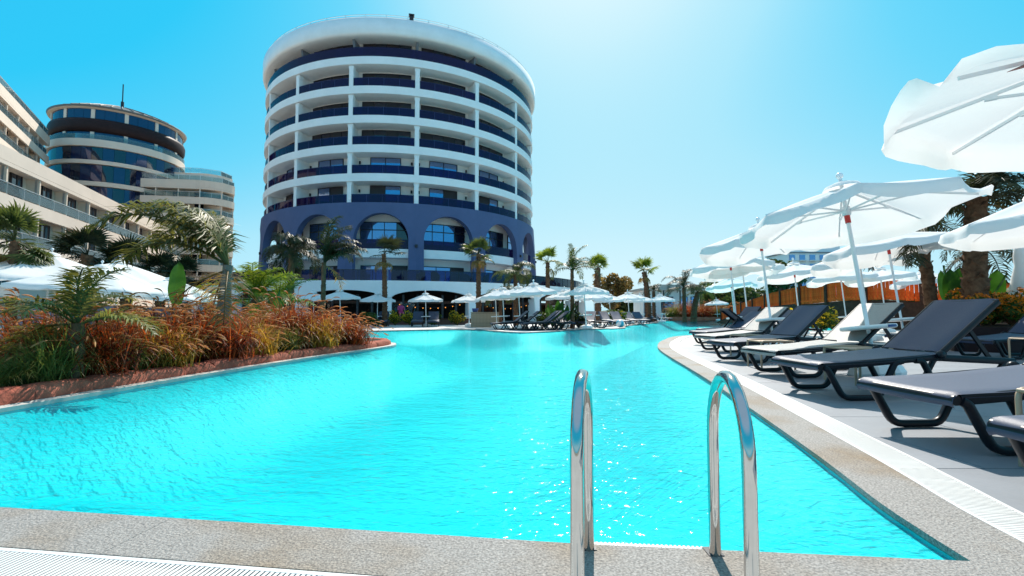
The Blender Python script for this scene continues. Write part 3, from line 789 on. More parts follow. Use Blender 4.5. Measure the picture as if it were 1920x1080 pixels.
ob('brown_ring', MB().lathe([(RD - .4, zz(254)), (RD - .1, zz(255)), (RD + .2, zz(246)), (RD + .25, zz(236)), (RD + .1, zz(231)), (RD - .4, zz(230))], 72).mesh('brown_ring', M_brown), rt)
ob('roof_soffit', MB().lathe([(RD - .6, zz(213)), (RD + .30, zz(211))], 72).mesh('roof_soffit', M_cream), rt)
ze_ = zz(208)
dome = ob('domed_roof', MB().lathe([(RD + .30, zz(211)), (RD + .42, ze_), (RD - .3, ze_ + .30), (RD - 2, ze_ + 1.05), (RD - 4.5, ze_ + 2.0), (2.4, ze_ + 2.8), (.01, ze_ + 3.0)], 72).mesh('domed_roof', M_roof), rt)
ribm = MB().tube([(0, -(RD - .3), ze_ + .35), (0, -(RD - 2), ze_ + 1.1), (0, -(RD - 4.5), ze_ + 2.05), (0, -2.4, ze_ + 2.85)], .10, 5).mesh('roof_rib', M_roof)
for q in range(40): ob('roof_rib', ribm, dome, (0, 0, 0), (0, 0, R(9 * q)))
ob('antenna', MB().tube([(0, 0, ze_ + 2.8), (0, 0, ze_ + 4.6)], .24, 8).tube([(0, 0, ze_ + 4.6), (0, 0, ze_ + 7.8)], .09, 6).mesh('antenna', M_dark), rt)
ob('glass_railing', MB().ring(RD + .18, RD + .21, zz(269), zz(260), n=72).mesh('glass_railing', M_railc), rt)

# ================================================================== FURNITURE
# ---- stainless pool ladder
lad = thing('pool_ladder', 'polished stainless steel pool ladder handrails at the near pool edge', 'pool ladder', (0, 0, 0))
def rail_path(xf, yf, xr, yr, top, zb=-.02, zr=-.62):
    a, b = Vector((xf, yf, 0)), Vector((xr, yr, 0)); half_ = (b - a).length / 2; m = (a + b) / 2; d = (b - a).normalized()
    pts = [a + Vector((0, 0, z)) for z in (zb, .12, .25, .36, top - half_ * 1.25)]
    for k in range(1, 16):
        t = pi * k / 16
        pts.append(m - d * (half_ * cos(t)) + Vector((0, 0, top - half_ * 1.15 + half_ * 1.15 * sin(t))))
    pts += [b + Vector((0, 0, z)) for z in (top - half_ * 1.25, .36, .2, .05, zr)]
    return pts
rails = [(.172, 1.30, .258, 1.66), (.612, 1.262, .668, 1.622)]
for r_ in rails:
    ob('handrail', MB().tube(rail_path(*r_, .612), .0185, 20).mesh('handrail', M_steel), lad)
    for (x, y) in (r_[:2],):
        ob('floor_flange', MB().lathe([(.045, .011), (.045, .018), (.028, .030), (.019, .032)], 20, (x, y, 0)).mesh('floor_flange', M_steel), lad)
xa, ya = rails[0][2:]; xb, yb = rails[1][2:]
for z in (-.012, -.25, -.48):
    tr = MB().bar((xa + .015, ya + .02, z), (xb - .015, yb + .02, z), .085, .028)
    t_ = ob('step', tr.mesh('step', M_plast), lad)
    if z > -.1:
        rb = MB()
        for q in range(26):
            p = Vector((xa, ya, z)).lerp(Vector((xb, yb, z)), (q + 1.5) / 28); rb.box((p.x, p.y + .02, z + .016), (.007, .078, .006))
        ob('tread_ribs', rb.mesh('tread_ribs', M_plast), t_, kind='stuff')
    for (x, y) in ((xa, ya), (xb, yb)):
        ob('step_clamp', MB().box((x, y + .016, z), (.05, .06, .05)).mesh('step_clamp', M_dark), lad)

# ---- sun lounger (foot at x=0, head towards +x, near side at y=-W/2)
LW = .70
def rr_path(pts, rad_=.05, n=4):            # rounded corners
    P = [Vector(p) for p in pts]; out = [P[0]]
    for i in range(1, len(P) - 1):
        a = (P[i - 1] - P[i]); b = (P[i + 1] - P[i]); ra = min(rad_, a.length * .45, b.length * .45)
        p0 = P[i] + a.normalized() * ra; p2 = P[i] + b.normalized() * ra
        for k in range(n + 1):
            t = k / n; out.append(p0 * (1 - t) ** 2 + P[i] * 2 * t * (1 - t) + p2 * t * t)
    out.append(P[-1]); return out
def flat_tube(mb, path, w, h, n=12):        # rounded-rectangle section; w across y, h in plane
    P = [Vector(p) for p in path]; vs = []; m = len(P)
    sec = []
    for k in range(n):
        a = 2 * pi * k / n; c, s_ = cos(a), sin(a)
        sec.append((math.copysign(abs(c) ** .5, c) * w / 2, math.copysign(abs(s_) ** .5, s_) * h / 2))
    for i, p in enumerate(P):
        t = (P[min(i + 1, m - 1)] - P[max(i - 1, 0)]).normalized(); yv = Vector((0, 1, 0)); yv = (yv - t * yv.dot(t)).normalized(); u = t.cross(yv)
        for a, b in sec: vs.append(p + yv * a + u * b)
    mb.add(vs, [(i * n + k, i * n + (k + 1) % n, (i + 1) * n + (k + 1) % n, (i + 1) * n + k) for i in range(m - 1) for k in range(n)], True)
    mb.add(vs[:n], [tuple(range(n))[::-1]]); mb.add(vs[-n:], [tuple(range(n))])
    return mb
def make_lounger(label, recline):
    t = thing('sun_lounger', label, 'sun lounger')
    zf, zh, ze, hx, L = .345, .425, .375, 1.16, 1.92
    seat_z = lambda x: zf + (zh - zf) * x / hx
    for s_ in (-1, 1):
        y = s_ * (LW / 2 - .02)
        ob('side_rail', flat_tube(MB(), rr_path([(.03, y, zf - .035), (hx - .05, y, zh - .035), (hx + .12, y, zh - .045), (L, y, ze - .03)], .08), .034, .064).mesh('side_rail', M_char), t)
        yl = s_ * (LW / 2 - .015)
        ob('leg', flat_tube(MB(), rr_path([(.035, yl, zf - .04), (.075, yl, zf - .06), (.215, yl, .028), (.56, yl, .028), (.73, yl, seat_z(.73) - .05), (.80, yl, seat_z(.8) - .045)], .07), .042, .050).mesh('leg', M_char), t)
        ob('leg', flat_tube(MB(), rr_path([(.93, yl, seat_z(.93) - .05), (1.0, yl, seat_z(1.0) - .055), (1.17, yl, .028), (1.62, yl, .028), (1.80, yl, ze - .05), (L, yl, ze - .035)], .07), .042, .050).mesh('leg', M_char), t)
        ob('hinge', MB().lathe([(.001, -.02), (.035, -.02), (.04, 0), (.035, .02), (.001, .02)], 14).mesh('hinge', M_char), t, (hx, s_ * (LW / 2 + .012), zh - .01), (pi / 2, 0, 0))
    for x in (.25, .52, 1.22, 1.6): ob('cross_bar', flat_tube(MB(), [(x - .001, -LW / 2 + .03, .03), (x, LW / 2 - .03, .03)], .03, .03).mesh('cross_bar', M_char), t) if False else None
    # sling seat: sheet wrapped over a rounded foot bar, slight sag
    m = MB(); xs = [(-.016, zf - .068), (-.03, zf - .045), (-.025, zf - .012), (.005, zf + .010), (.05, zf + .012)] + [(.05 + (hx - .05) * k / 10, seat_z(.05 + (hx - .05) * k / 10) + .010 - .014 * sin(pi * k / 10)) for k in range(1, 11)]
    ys = [-LW / 2 + .0, -LW / 2 + .03] + [-LW / 2 + .03 + (LW - .06) * k / 6 for k in range(1, 6)] + [LW / 2 - .03, LW / 2]
    vs = [(x, y, z - (.012 if j in (0, len(ys) - 1) else 0) - .010 * (1 - (2 * y / LW) ** 2)) for x, z in xs for j, y in enumerate(ys)]; n = len(ys)
    m.add(vs, [(i * n + j, (i + 1) * n + j, (i + 1) * n + j + 1, i * n + j + 1) for i in range(len(xs) - 1) for j in range(n - 1)], True)
    # underside
    m.add([(v[0] + (.02 if v[0] < 0 else 0), v[1], v[2] - .022) for v in vs], [(i * n + j + 1, (i + 1) * n + j + 1, (i + 1) * n + j, i * n + j) for i in range(4, len(xs) - 1) for j in range(n - 1)], True)
    ob('seat_sling', m.mesh('seat_sling', M_sling), t)
    ob('foot_bar', MB().tube([(0, -LW / 2 + .005, zf - .035), (0, LW / 2 - .005, zf - .035)], .030, 10).mesh('foot_bar', M_char), t)
    # backrest
    ca, sa = cos(recline), sin(recline); BL = .78
    def bp_(u, y, off=0): return (hx + .03 + u * ca - off * sa, y, zh + .01 + u * sa + off * ca)
    fr = MB()
    for s_ in (-1, 1):
        y = s_ * (LW / 2 - .035)
        flat_tube(fr, [bp_(0, y, -.02), bp_(BL, y, -.02)], .035, .05)
    fr.tube([bp_(BL - .01, -LW / 2 + .03, -.015), bp_(BL - .01, LW / 2 - .03, -.015)], .022, 8); fr.tube([bp_(.3, -LW / 2 + .03, -.03), bp_(.3, LW / 2 - .03, -.03)], .016, 8)
    br = ob('backrest_frame', fr.mesh('backrest_frame', M_char), t)
    m = MB(); N1, N2 = 8, 8
    vs = [bp_(BL * i / N1 + (.012 if i == N1 else 0), -LW / 2 + .02 + (LW - .04) * j / N2, .014 - .02 * sin(pi * j / N2) * (.4 + .6 * sin(pi * i / N1)) - (.014 if j in (0, N2) else 0)) for i in range(N1 + 1) for j in range(N2 + 1)]; n = N2 + 1
    m.add(vs, [(i * n + j, (i + 1) * n + j, (i + 1) * n + j + 1, i * n + j + 1) for i in range(N1) for j in range(N2)], True)
    ob('backrest_sling', m.mesh('backrest_sling', M_sling), t)
    pr = MB()
    for s_ in (-1, 1):
        y = s_ * (LW / 2 - .09); top = bp_(.42, y, -.05)
        pr.bar(top, (min(L - .1, top[0] + .22), y, ze - .02), .022, .035)
    pr.tube([(min(L - .1, bp_(.42, 0)[0] + .22), -LW / 2 + .05, ze - .02), (min(L - .1, bp_(.42, 0)[0] + .22), LW / 2 - .05, ze - .02)], .014, 8)
    ob('back_prop', pr.mesh('back_prop', M_char), t)
    return t
proto = make_lounger('charcoal lounger with large raised blue backrest, third nearest at the water edge', R(39))
LP = [  # foot centre, heading, label
    ((2.78, 4.74), 4, None),
    ((2.47, 3.06), 3, 'charcoal lounger with slate seat whose foot fills the right of the frame, second nearest'),
    ((2.12, 1.78), 3, 'nearest charcoal lounger, only its foot corner showing at the right edge'),
    ((3.20, 6.25), 8, 'third charcoal lounger from the camera with sunlit backrest behind the big umbrella tray'),
    ((3.46, 7.98), 12, 'charcoal lounger with narrow blue backrest just left of the big umbrella pole'),
    ((4.05, 10.1), 14, 'charcoal lounger with pale sunlit backrest behind the second umbrella tray'),
    ((4.75, 12.3), 14, 'charcoal lounger with blue backrest behind the second umbrella pole'),
    ((5.7, 14.3), 14, 'farthest charcoal lounger at the tip of the right deck with a thin pale backrest'),
    ((8.6, 17.4), 14, 'low charcoal lounger past the deck tip seen behind the second umbrella'),
    ((8.2, 8.6), 8, 'charcoal lounger with a pale striped backrest right of the big umbrella tray'),
    ((8.3, 10.3), 8, 'charcoal lounger with its backrest raised behind the middle tray table'),
    ((9.1, 8.2), 2, 'charcoal lounger entering at the right edge in front of the shrub bed'),
    ((7.6, 13.0), 176, 'black lounger seen from behind under the far right umbrellas'),
    ((9.2, 14.6), 170, 'black lounger with dark backrest left of the big umbrella pole, farther row'),
]
protos = {39: proto}
for ang in (46, 32): protos[ang] = make_lounger('x', R(ang))
used = False
for (x, y), hd, lab in LP:
    if not used: proto.location = (x, y, .004); proto.rotation_euler = (0, 0, R(hd)); used = True; proto['group'] = 'loungers on the right deck'
    else: clone(protos[(39, 46, 39, 32)[int(x * 10) % 4]], (x, y, .004), R(hd), lab, 'loungers on the right deck')
sunlit_me = {}  # two loungers get the sling colour lightened to look sunlit
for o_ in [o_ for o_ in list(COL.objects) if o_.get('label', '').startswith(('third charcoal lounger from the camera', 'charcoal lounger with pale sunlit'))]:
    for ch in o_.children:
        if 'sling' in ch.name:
            if ch.data.name not in sunlit_me: sunlit_me[ch.data.name] = ch.data.copy(); sunlit_me[ch.data.name].materials[0] = M_sling_sunlit
            ch.data = sunlit_me[ch.data.name]
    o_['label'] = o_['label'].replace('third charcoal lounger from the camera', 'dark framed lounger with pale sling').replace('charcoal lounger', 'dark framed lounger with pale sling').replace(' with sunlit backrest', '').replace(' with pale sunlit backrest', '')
flatp = clone(proto, (0, 0, 0), 0, 'x')     # placed below with the far ones

# far side
FARL = [((at(925, 616).x, 23.6), 12, 'first dark lounger from the left on the far peninsula'), ((at(945, 616).x, 23.9), 12, 'second dark lounger from the left on the far peninsula'),
        ((at(975, 616).x, 23.2), 12, 'third dark lounger from the left on the far peninsula'), ((at(995, 616).x, 23.6), 12, 'fourth dark lounger from the left on the far peninsula'),
        ((at(1018, 618).x - 1.0, 22.9), 10, 'fifth dark lounger from the left on the far peninsula, nearest the water'),
        ((2.9, 24.6), 96, 'dark lounger on the far peninsula facing the camera beside the palm trunk'),
        ((3.95, 26.2), 70, 'dark lounger with towel covered back on the far peninsula'), ((5.3, 26.6), 178, 'dark lounger on the far peninsula left of the beach ball'),
        ((6.2, 29.6), 100, 'dark upright lounger on the far deck, first of the back row'), ((7.1, 30.2), 100, 'dark upright lounger on the far deck, second of the back row'),
        ((8.9, 34.5), 100, 'dark upright lounger on the far deck, third of the back row'), ((9.9, 35.5), 100, 'dark upright lounger on the far deck, fourth of the back row'),
        ((12.1, 43), 140, 'dark lounger at the far shore, first from the left'), ((13.4, 45), 140, 'dark lounger at the far shore, second from the left'),
        ((14.9, 47), 140, 'dark lounger at the far shore, third from the left'), ((16.2, 49), 140, 'dark lounger at the far shore beside the red grass bed')]
for i, ((x, y), hd, lab) in enumerate(FARL):
    if i == 0: flatp.location = (x, y, .0); flatp.rotation_euler = (0, 0, R(hd)); flatp['label'] = lab; flatp['group'] = 'loungers across the pool'
    else: clone(proto, (x, y, 0), R(hd), lab, 'loungers across the pool')
for i, px in enumerate((718, 785, 815)):
    p = at(px, 612.5); clone(proto, (p.x, p.y - .6, 0), R(98), 'dark lounger facing the pool before the podium arches, %s from the left' % ORD[i], 'loungers across the pool', 1.0)
for i, (x, y, hd) in enumerate(((-7.6, 7.2, 95), (-8.8, 7.6, 95), (-8.0, 9.4, 95))):
    clone(proto, (x, y, .0), R(hd), ('dark lounger behind the young palm at the left edge, nearest', 'dark lounger at the far left edge behind the planter', 'dark lounger behind the grasses at left, back row')[i], 'loungers behind the left planter')

for ang in (46, 32):
    for ch in list(protos[ang].children): bpy.data.objects.remove(ch)
    bpy.data.objects.remove(protos[ang])
# ---- umbrellas
def canopy_mesh(seed, RC=1.50, rise=.52, blow=2.0, flip=.9, hv=.13):
    r2 = random.Random(seed); NA, NR = 64, 9; vs = []; m = MB()
    ph = [r2.uniform(0, 6.28) for _ in range(4)]; lift = [r2.uniform(-.05, .05) for _ in range(8)]
    def zr(u, a):
        k = a / (pi / 4); e = abs((k % 1) - .5) * 2          # 1 at ribs, 0 mid-panel
        i0 = int(k) % 8; lf = lift[i0] * (1 - k % 1) + lift[(i0 + 1) % 8] * (k % 1)
        r_ = RC * u * (cos(pi / 8) / cos(((a + pi / 8) % (pi / 4)) - pi / 8) * .35 + .65)
        # straight edges between the ribs
        poly = cos(pi / 8) / cos((a % (pi / 4)) - pi / 8)
        r_ = RC * u * poly * (1 - .03 * (1 - e) * u)
        z = rise * (1 - u ** 1.12) - .055 * (1 - e * e) * sin(pi * min(1, u * .9)) + lf * u * u
        return r_, z
    for i in range(NR + 1):
        u = .045 + .955 * i / NR
        for k in range(NA):
            a = 2 * pi * k / NA; r_, z = zr(u, a); vs.append((r_ * cos(a), r_ * sin(a), z))
    # flapping valance, blown out and up on one side
    for fl in (.5, 1):
        for k in range(NA):
            a = 2 * pi * k / NA; r_, z = zr(1, a); kk = a / (pi / 4); e = abs((kk % 1) - .5) * 2
            th = .25 + .20 * sin(3 * a + ph[0]) + .16 * sin(8 * a + ph[1]) + .10 * sin(13 * a + ph[2])
            dlt = (a - blow + pi) % (2 * pi) - pi; th += flip * math.exp(-(dlt / .62) ** 2) * (1 - .75 * e ** 4)
            hgt = hv * (1 - .2 * e ** 6) * fl; th *= (.6 + .4 * fl)
            vs.append(((r_ + hgt * sin(th)) * cos(a), (r_ + hgt * sin(th)) * sin(a), z - hgt * cos(th)))
    rows = NR + 3
    m.add(vs, [(i * NA + k, i * NA + (k + 1) % NA, (i + 1) * NA + (k + 1) % NA, (i + 1) * NA + k) for i in range(rows - 1) for k in range(NA)], True)
    return m.mesh('canopy', M_canvas)
def make_umbrella(label, seed, tray=True, RC=1.32, H=2.60, rise=.38, blow=2.0, flip=.9, hv=.13):
    t = thing('beach_umbrella', label, 'umbrella'); ze = H - .10 - rise
    ob('canopy', canopy_mesh(seed, RC, rise, blow, flip, hv), t, (0, 0, ze))
    cp = MB().lathe([(.03, .085), (.10, .065), (.20, .025), (.23, -.02)], 24)
    ob('vent_cap', cp.mesh('vent_cap', M_canvas), t, (0, 0, H - .10))
    ob('finial', MB().ball((0, 0, H + .07), .045, 12, 8).tube([(0, 0, H - .05), (0, 0, H + .04)], .022, 8).mesh('finial', M_whitemetal), t)
    ob('pole', MB().tube([(0, 0, .10), (0, 0, H - .04)], .024, 12).mesh('pole', M_whitemetal), t)
    hz = ze + .06
    hub = ob('runner_hub', MB().lathe([(.026, -.07), (.05, -.06), (.06, 0), (.05, .05), (.026, .06)], 14).mesh('runner_hub', M_whitemetal), t, (0, 0, hz))
    ob('red_clip', MB().tube([(0, 0, -.17), (0, 0, -.06)], .034, 10).mesh('red_clip', M_red), hub)
    rib_me = MB().bar((.05, 0, H - .135), (RC - .01, 0, ze - .022), .016, .024).mesh('rib', M_whitemetal)
    um = .56; st_me = MB().bar((.05, 0, hz), (RC * um, 0, ze + rise * (1 - um) - .045), .014, .020).box((RC * um, 0, ze + rise * (1 - um) - .04), (.07, .03, .04)).mesh('strut', M_whitemetal)
    for k in range(8):
        rb = ob('rib', rib_me, t, (0, 0, 0), (0, 0, k * pi / 4)); ob('strut', st_me, rb)
    base = MB().lathe([(.30, .004), (.31, .05), (.27, .13), (.12, .17), (.05, .18), (.035, .36), (.026, .37)], 8, smooth=False)
    ob('base', base.mesh('base', M_plast), t)
    if tray:
        tm_ = MB().lathe([(.028, .0), (.27, -.005), (.295, .0), (.305, .022), (.295, .045), (.26, .048), (.25, .038), (.028, .036)], 28)
        tt = ob('tray', tm_.mesh('tray', M_plast), t, (0, 0, .60))
        ob('tray_inlay', MB().ring(.301, .309, .004, .036, R(35), R(62), 6).mesh('tray_inlay', M_navy), tt)
    return t
u2 = at(1622, 703); GU = 'umbrellas on the right deck'
um = make_umbrella('white umbrella with a red clip leaning left over the raised lounger, largest whole one', 3, blow=R(10), flip=1.6, hv=.16)
um.location = (4.60, 6.10, .004); um.rotation_euler = tilted(R(-6), R(-4), R(-30)); um['group'] = GU
umB = make_umbrella('white umbrella filling the top right corner, seen from below with its ribs', 11, RC=1.4, H=2.75, blow=R(225), flip=1.7, hv=.2)
umB.location = (4.15, 3.08, .004); umB.rotation_euler = tilted(R(1.5), R(1.1), R(-41.7)); umB['group'] = GU
lbl_me = MB().bar((.80, .07, 2.378), (1.09, .07, 2.292), .10, .003).mesh('maker_label', mat('red_black_label', (.06, .012, .008), .5, col2=(.55, .05, .02), vscale=22))
ob('maker_label', lbl_me, umB, (0, 0, 0), (0, 0, R(225)), label='dark red and black fabric label sewn under the canopy')
UL = [((5.55, 10.2), 40, (-1, -3), 'white umbrella left of the leaning one, with a red clip and tray'), ((7.05, 15.0), 5, (0, -3), 'white umbrella near the deck tip, leftmost of the right deck'),
      ((8.1, 16.4), 60, (0, -3), 'white umbrella behind the deck tip with the red clip against the bridge'), ((8.75, 10.7), 20, (-2, -3), 'white umbrella above the middle tray right of the leaning one'),
      ((8.55, 7.25), 0, (-2, -3), 'white umbrella cut by the right edge below the top corner one'),
      ((10.8, 18.0), 15, (0, -2), 'white umbrella before the yellow bush'), ((10.3, 13.8), 33, (-1, -3), 'white umbrella between the leaning and the middle umbrella, farther back'),
      ((14.1, 20.2), 50, (0, -3), 'white umbrella in the back row before the bridge centre'), ((15.6, 20.0), 24, (0, -2), 'white umbrella in the back row before the bridge right end'),
      ((11.9, 25.6), 24, (0, -3), 'white umbrella over the far end of the bridge'), ((19.0, 21.8), 44, (0, -3), 'white umbrella farthest back beside the bridge railing')]
for (x, y), rz, (tx, ty), lab in UL: clone(um, (x, y, .0), R(rz), lab, GU, (.96, .96, 1.08), (R(tx - 4), R(ty)))
umF = make_umbrella('white umbrella before the podium arches, leftmost of three', 21, RC=1.12, H=2.12, rise=.36)
p = at(703, 612.5); umF.location = (p.x, p.y + .5, 0); umF['group'] = 'umbrellas across the pool'
for px, py, lab in ((797, 612.5, 'white umbrella before the podium arches, middle of three'), (879, 611.5, 'white umbrella before the podium arches, rightmost of three, by the timber counter')):
    p = at(px, py); clone(umF, (p.x, p.y + .4, 0), R(px % 40), lab, 'umbrellas across the pool', 1.0, (0, R(-2)))
for px, Y, sc, lab in ((932, 27.5, 1.04, 'first white umbrella from the left on the far peninsula, small and low'), (946, 26.0, 1.08, 'second white umbrella from the left on the far peninsula'),
                   (976, 25.5, 1.10, 'third white umbrella from the left on the far peninsula'), (1005, 24.5, 1.15, 'fourth white umbrella from the left on the far peninsula, above the slanted loungers'),
                   (1062, 29, 1.10, 'white umbrella behind the palm on the far peninsula'), (1099, 25.6, 1.18, 'largest white umbrella on the far peninsula with blue shaded side'), (1116, 31, 1.10, 'white umbrella right behind the largest one across the pool'),
                   (1145, 36, 1.10, 'first white umbrella of the far shore row before the bungalow'), (1180, 39, 1.24, 'second white umbrella of the far shore row before the bungalow'), (1202, 43, 1.20, 'third white umbrella of the far shore row before the bungalow'), (1240, 44, 1.24, 'fourth white umbrella of the far shore row before the bungalow'),
                   (1345, 56, 1.2, 'white umbrella low behind the far end of the bridge'), (590, 30, 1.05, 'white umbrella top peeking over the red grasses, left one'), (640, 29, 1.08, 'white umbrella top peeking over the red grasses by the podium')):
    X = (px - 960) / 900 * Y; clone(umF, (X, Y, 0), R(px * 7 % 45), lab, 'umbrellas across the pool', sc * .99, (0, R(-3)))
# big canopies on the left
umL = make_umbrella('large white parasol at left with its finial above the grasses, leftmost', 31, tray=False, RC=2.4, H=2.75, rise=.80)
umL.location = (-14.6, 15.0, 0); umL.rotation_euler = tilted(0, R(3), .3); umL['group'] = 'parasols behind the left planter'
for x, y, rz, sc, lab in ((-12.6, 15.2, .5, .92, 'large white parasol at left, second from the left with a sharp peak'), (-11.6, 13.4, .2, .80, 'white parasol at left standing lower in front of the large ones'), (-10.5, 14.6, .1, .70, 'white parasol at left whose right corner reaches the wind blown palm'), (-15.8, 12.6, .6, .82, 'white parasol cut by the left edge behind the young palm')):
    clone(umL, (x, y, 0), rz, lab, 'parasols behind the left planter', sc, (0, R(3)))
# closed umbrella
cu = thing('closed_umbrella', 'closed white umbrella tied up at the right edge behind the shrubs', 'umbrella', (13.4, 12.6, 0))
ob('folded_canopy', MB().lathe([(.03, 2.75), (.10, 2.6), (.14, 2.3), (.12, 2.05), (.20, 1.7), (.27, 1.2), (.30, .95), (.22, .9)], 11).mesh('folded_canopy', M_canvas), cu)
ob('pole', MB().tube([(0, 0, 0), (0, 0, 2.85)], .024, 10).mesh('pole', M_whitemetal), cu)
# ---- beige side tables
def make_table(label):
    t = thing('side_table', label, 'side table'); w_, h_ = .46, .40
    ob('table_top', MB().box((0, 0, h_ - .01), (w_ - .05, w_ - .05, .012)).mesh('table_top', M_beige), t)
    fr = MB()
    for s_ in (-1, 1):
        leg_ = rr_path([(-w_ / 2, s_ * w_ / 2, .0), (-w_ / 2, s_ * w_ / 2, h_), (w_ / 2, s_ * w_ / 2, h_), (w_ / 2, s_ * w_ / 2, 0)], .05)
        ob('leg_frame', MB().tube(leg_, .014, 10).mesh('leg_frame', M_beige), t)
        ob('stretcher', MB().tube([(s_ * w_ / 2, -w_ / 2, h_ - .006), (s_ * w_ / 2, w_ / 2, h_ - .006)], .012, 8).mesh('stretcher', M_beige), t)
    return t
tb = make_table('beige side table between the raised lounger and the sunlit one behind it'); tb.location = (4.02, 5.62, .004); tb.rotation_euler = (0, 0, .1); tb['group'] = 'side tables'
for x, y, lab in ((2.90, 2.33, 'beige side table at the right edge between the two nearest loungers'), (4.4, 8.95, 'beige side table behind the narrow blue lounger back'), (8.3, 7.6, 'beige side table before the shrub bed at right'), (3.8, 7.1, 'beige side table under the left umbrella between lounger feet')):
    clone(tb, (x, y, .004), rnd.uniform(-.1, .15), lab, 'side tables')
# beach ball
ball_m = mat('teal_ball', (.05, .42, .55), .35); ballw = mat('white_ball', (.75, .76, .76), .35)
bb_ = MB()
for k in range(6):
    bb_.cur = k % 2
    bb_.lathe([(max(1e-4, .24 * sin(pi * i / 10)), .24 - .24 * cos(pi * i / 10)) for i in range(11)], 4, a0=k * pi / 3, a1=(k + 1) * pi / 3)
bo = ob('beach_ball', bb_.mesh('beach_ball', ball_m, ballw), None, (at(1155, 613).x, at(1155, 613).y - .6, .012), (.5, .4, 0)); tag(bo, 'teal and white beach ball at the tip of the far peninsula', 'ball')
# timber counter
ct = thing('timber_counter', 'pale slatted timber counter box on the far deck by the podium', 'counter', (at(912, 612).x, 28.6, 0), R(3))
ob('counter_body', MB().box((0, .0, .42), (1.60, .7, .84)).mesh('counter_body', M_woodd), ct)
slat_me = MB().box((0, 0, .41), (.076, .03, .82)).mesh('slat', M_timber)
for k in range(20): ob('slat', slat_me, ct, (-.79 + .083 * k, -.365, 0))
ob('counter_top', MB().box((0, 0, .865), (1.7, .8, .045)).mesh('counter_top', M_timber), ct)
tub_b = MB().lathe([(.001, 0), (.15, 0), (.20, .22), (.18, .22), (.14, .03), (.001, .03)], 16); bo = ob('blue_basin', tub_b.mesh('blue_basin', M_navy), None, (at(905, 612).x - .35, 28.55, .89)); tag(bo, 'small blue basin on the timber counter', 'basin')

# low dark wall with plants before the restaurant
lw = thing('low_planter_wall', 'low brown planter wall running before the podium arches', 'wall', (0, 0, 0))
a_, b_ = at(560, 610.5), at(905, 609.5)
ob('wall_block', MB().bar((a_.x, a_.y + 2.2, .20), (b_.x, b_.y + 1.2, .20), .35, .40).mesh('wall_block', mat('brown_wall', (.10, .045, .03), .7, var=.2, vscale=1)), lw)
ob('coping', MB().bar((a_.x, a_.y + 2.2, .425), (b_.x, b_.y + 1.2, .425), .45, .05).mesh('coping', M_woodd), lw)

# ================================================================== VEGETATION
def frond_mesh(L, e0, curl, nl, ll, mt, seed, ragged=.15, fold=.5, droop=.55, wind=(0, 0)):
    """a feather frond from the origin towards +x"""
    r2 = random.Random(seed); m = MB(); pts = []; p = Vector((0, 0, 0)); e = e0; yaw = 0.0; N = 16
    for i in range(N + 1):
        pts.append(p.copy()); d = Vector((cos(e) * cos(yaw), cos(e) * sin(yaw), sin(e))); p = p + d * (L / N); e -= curl / N * (.5 + 1.2 * i / N); yaw += wind[0] / N
    m.tube(pts, [.022 * L / 2 * (1 - .85 * i / N) + .004 for i in range(N + 1)], 5, False)
    nl = int(nl * 1.45)
    for k in range(nl):
        u = .14 + .86 * k / (nl - 1); f = u * N; i = min(int(f), N - 1); q = pts[i].lerp(pts[i + 1], f - i); t = (pts[i + 1] - pts[i]).normalized()
        sd0 = Vector((0, 0, 1)).cross(t); sd0 = sd0.normalized() if sd0.length > .05 else Vector((0, 1, 0)); up = t.cross(sd0)
        ln = ll * (sin(pi * (.12 + .82 * u)) ** .6) * r2.uniform(1 - ragged * 2, 1 + ragged); wd = .019 * max(.5, ll / .5) * r2.uniform(.7, 1.1)
        for s_ in (-1, 1):
            if r2.random() < ragged * .4: continue
            d = (sd0 * s_ * r2.uniform(.65, 1) + t * r2.uniform(.35, .75) + up * r2.uniform(-.1, fold)).normalized()
            a = q; b = a + d * ln * .45; g_ = Vector((wind[1] * .35, 0, -droop * r2.uniform(.6, 1.3)))
            c = b + (d + g_).normalized() * ln * .55
            wv = d.cross(up).normalized() * wd
            m.add([a - wv * .35, a + wv * .35, b + wv, b - wv, c], [(0, 1, 2, 3), (3, 2, 4)], True)
    return m.mesh('frond', mt)
def fan_mesh(L, Rf, mt, seed, nseg=22, span=230, sag=.25):
    r2 = random.Random(seed); m = MB()
    m.tube([(0, 0, 0), (L * .5, 0, L * .05), (L, 0, -L * .02)], [.02, .014, .01], 5, False)
    c = Vector((L, 0, -L * .02))
    for k in range(nseg):
        a = R(-span / 2 + span * (k + .5) / nseg); da = R(span / nseg) * .5; ln = Rf * r2.uniform(.8, 1.05) * (.72 + .28 * cos(a / 2))
        def pt(r_, aa, lift): return c + Vector((r_ * cos(aa), r_ * sin(aa), lift - sag * (r_ / Rf) ** 2 * Rf * r2.uniform(.7, 1.2)))
        lf = .03 * Rf * (1 if k % 2 else -1)
        m.add([c, pt(ln * .55, a - da, 0), pt(ln * .55, a + da, 0), pt(ln * .55, a, lf)], [(0, 1, 3), (0, 3, 2)], True)
        m.add([pt(ln * .55, a - da, 0), pt(ln * .55, a + da, 0), pt(ln * .8, a + da * .35, 0), pt(ln * .8, a - da * .35, 0), pt(ln, a, -.08 * Rf)], [(0, 1, 2, 3), (3, 2, 4)], True)
    return m.mesh('fan_leaf', mt)
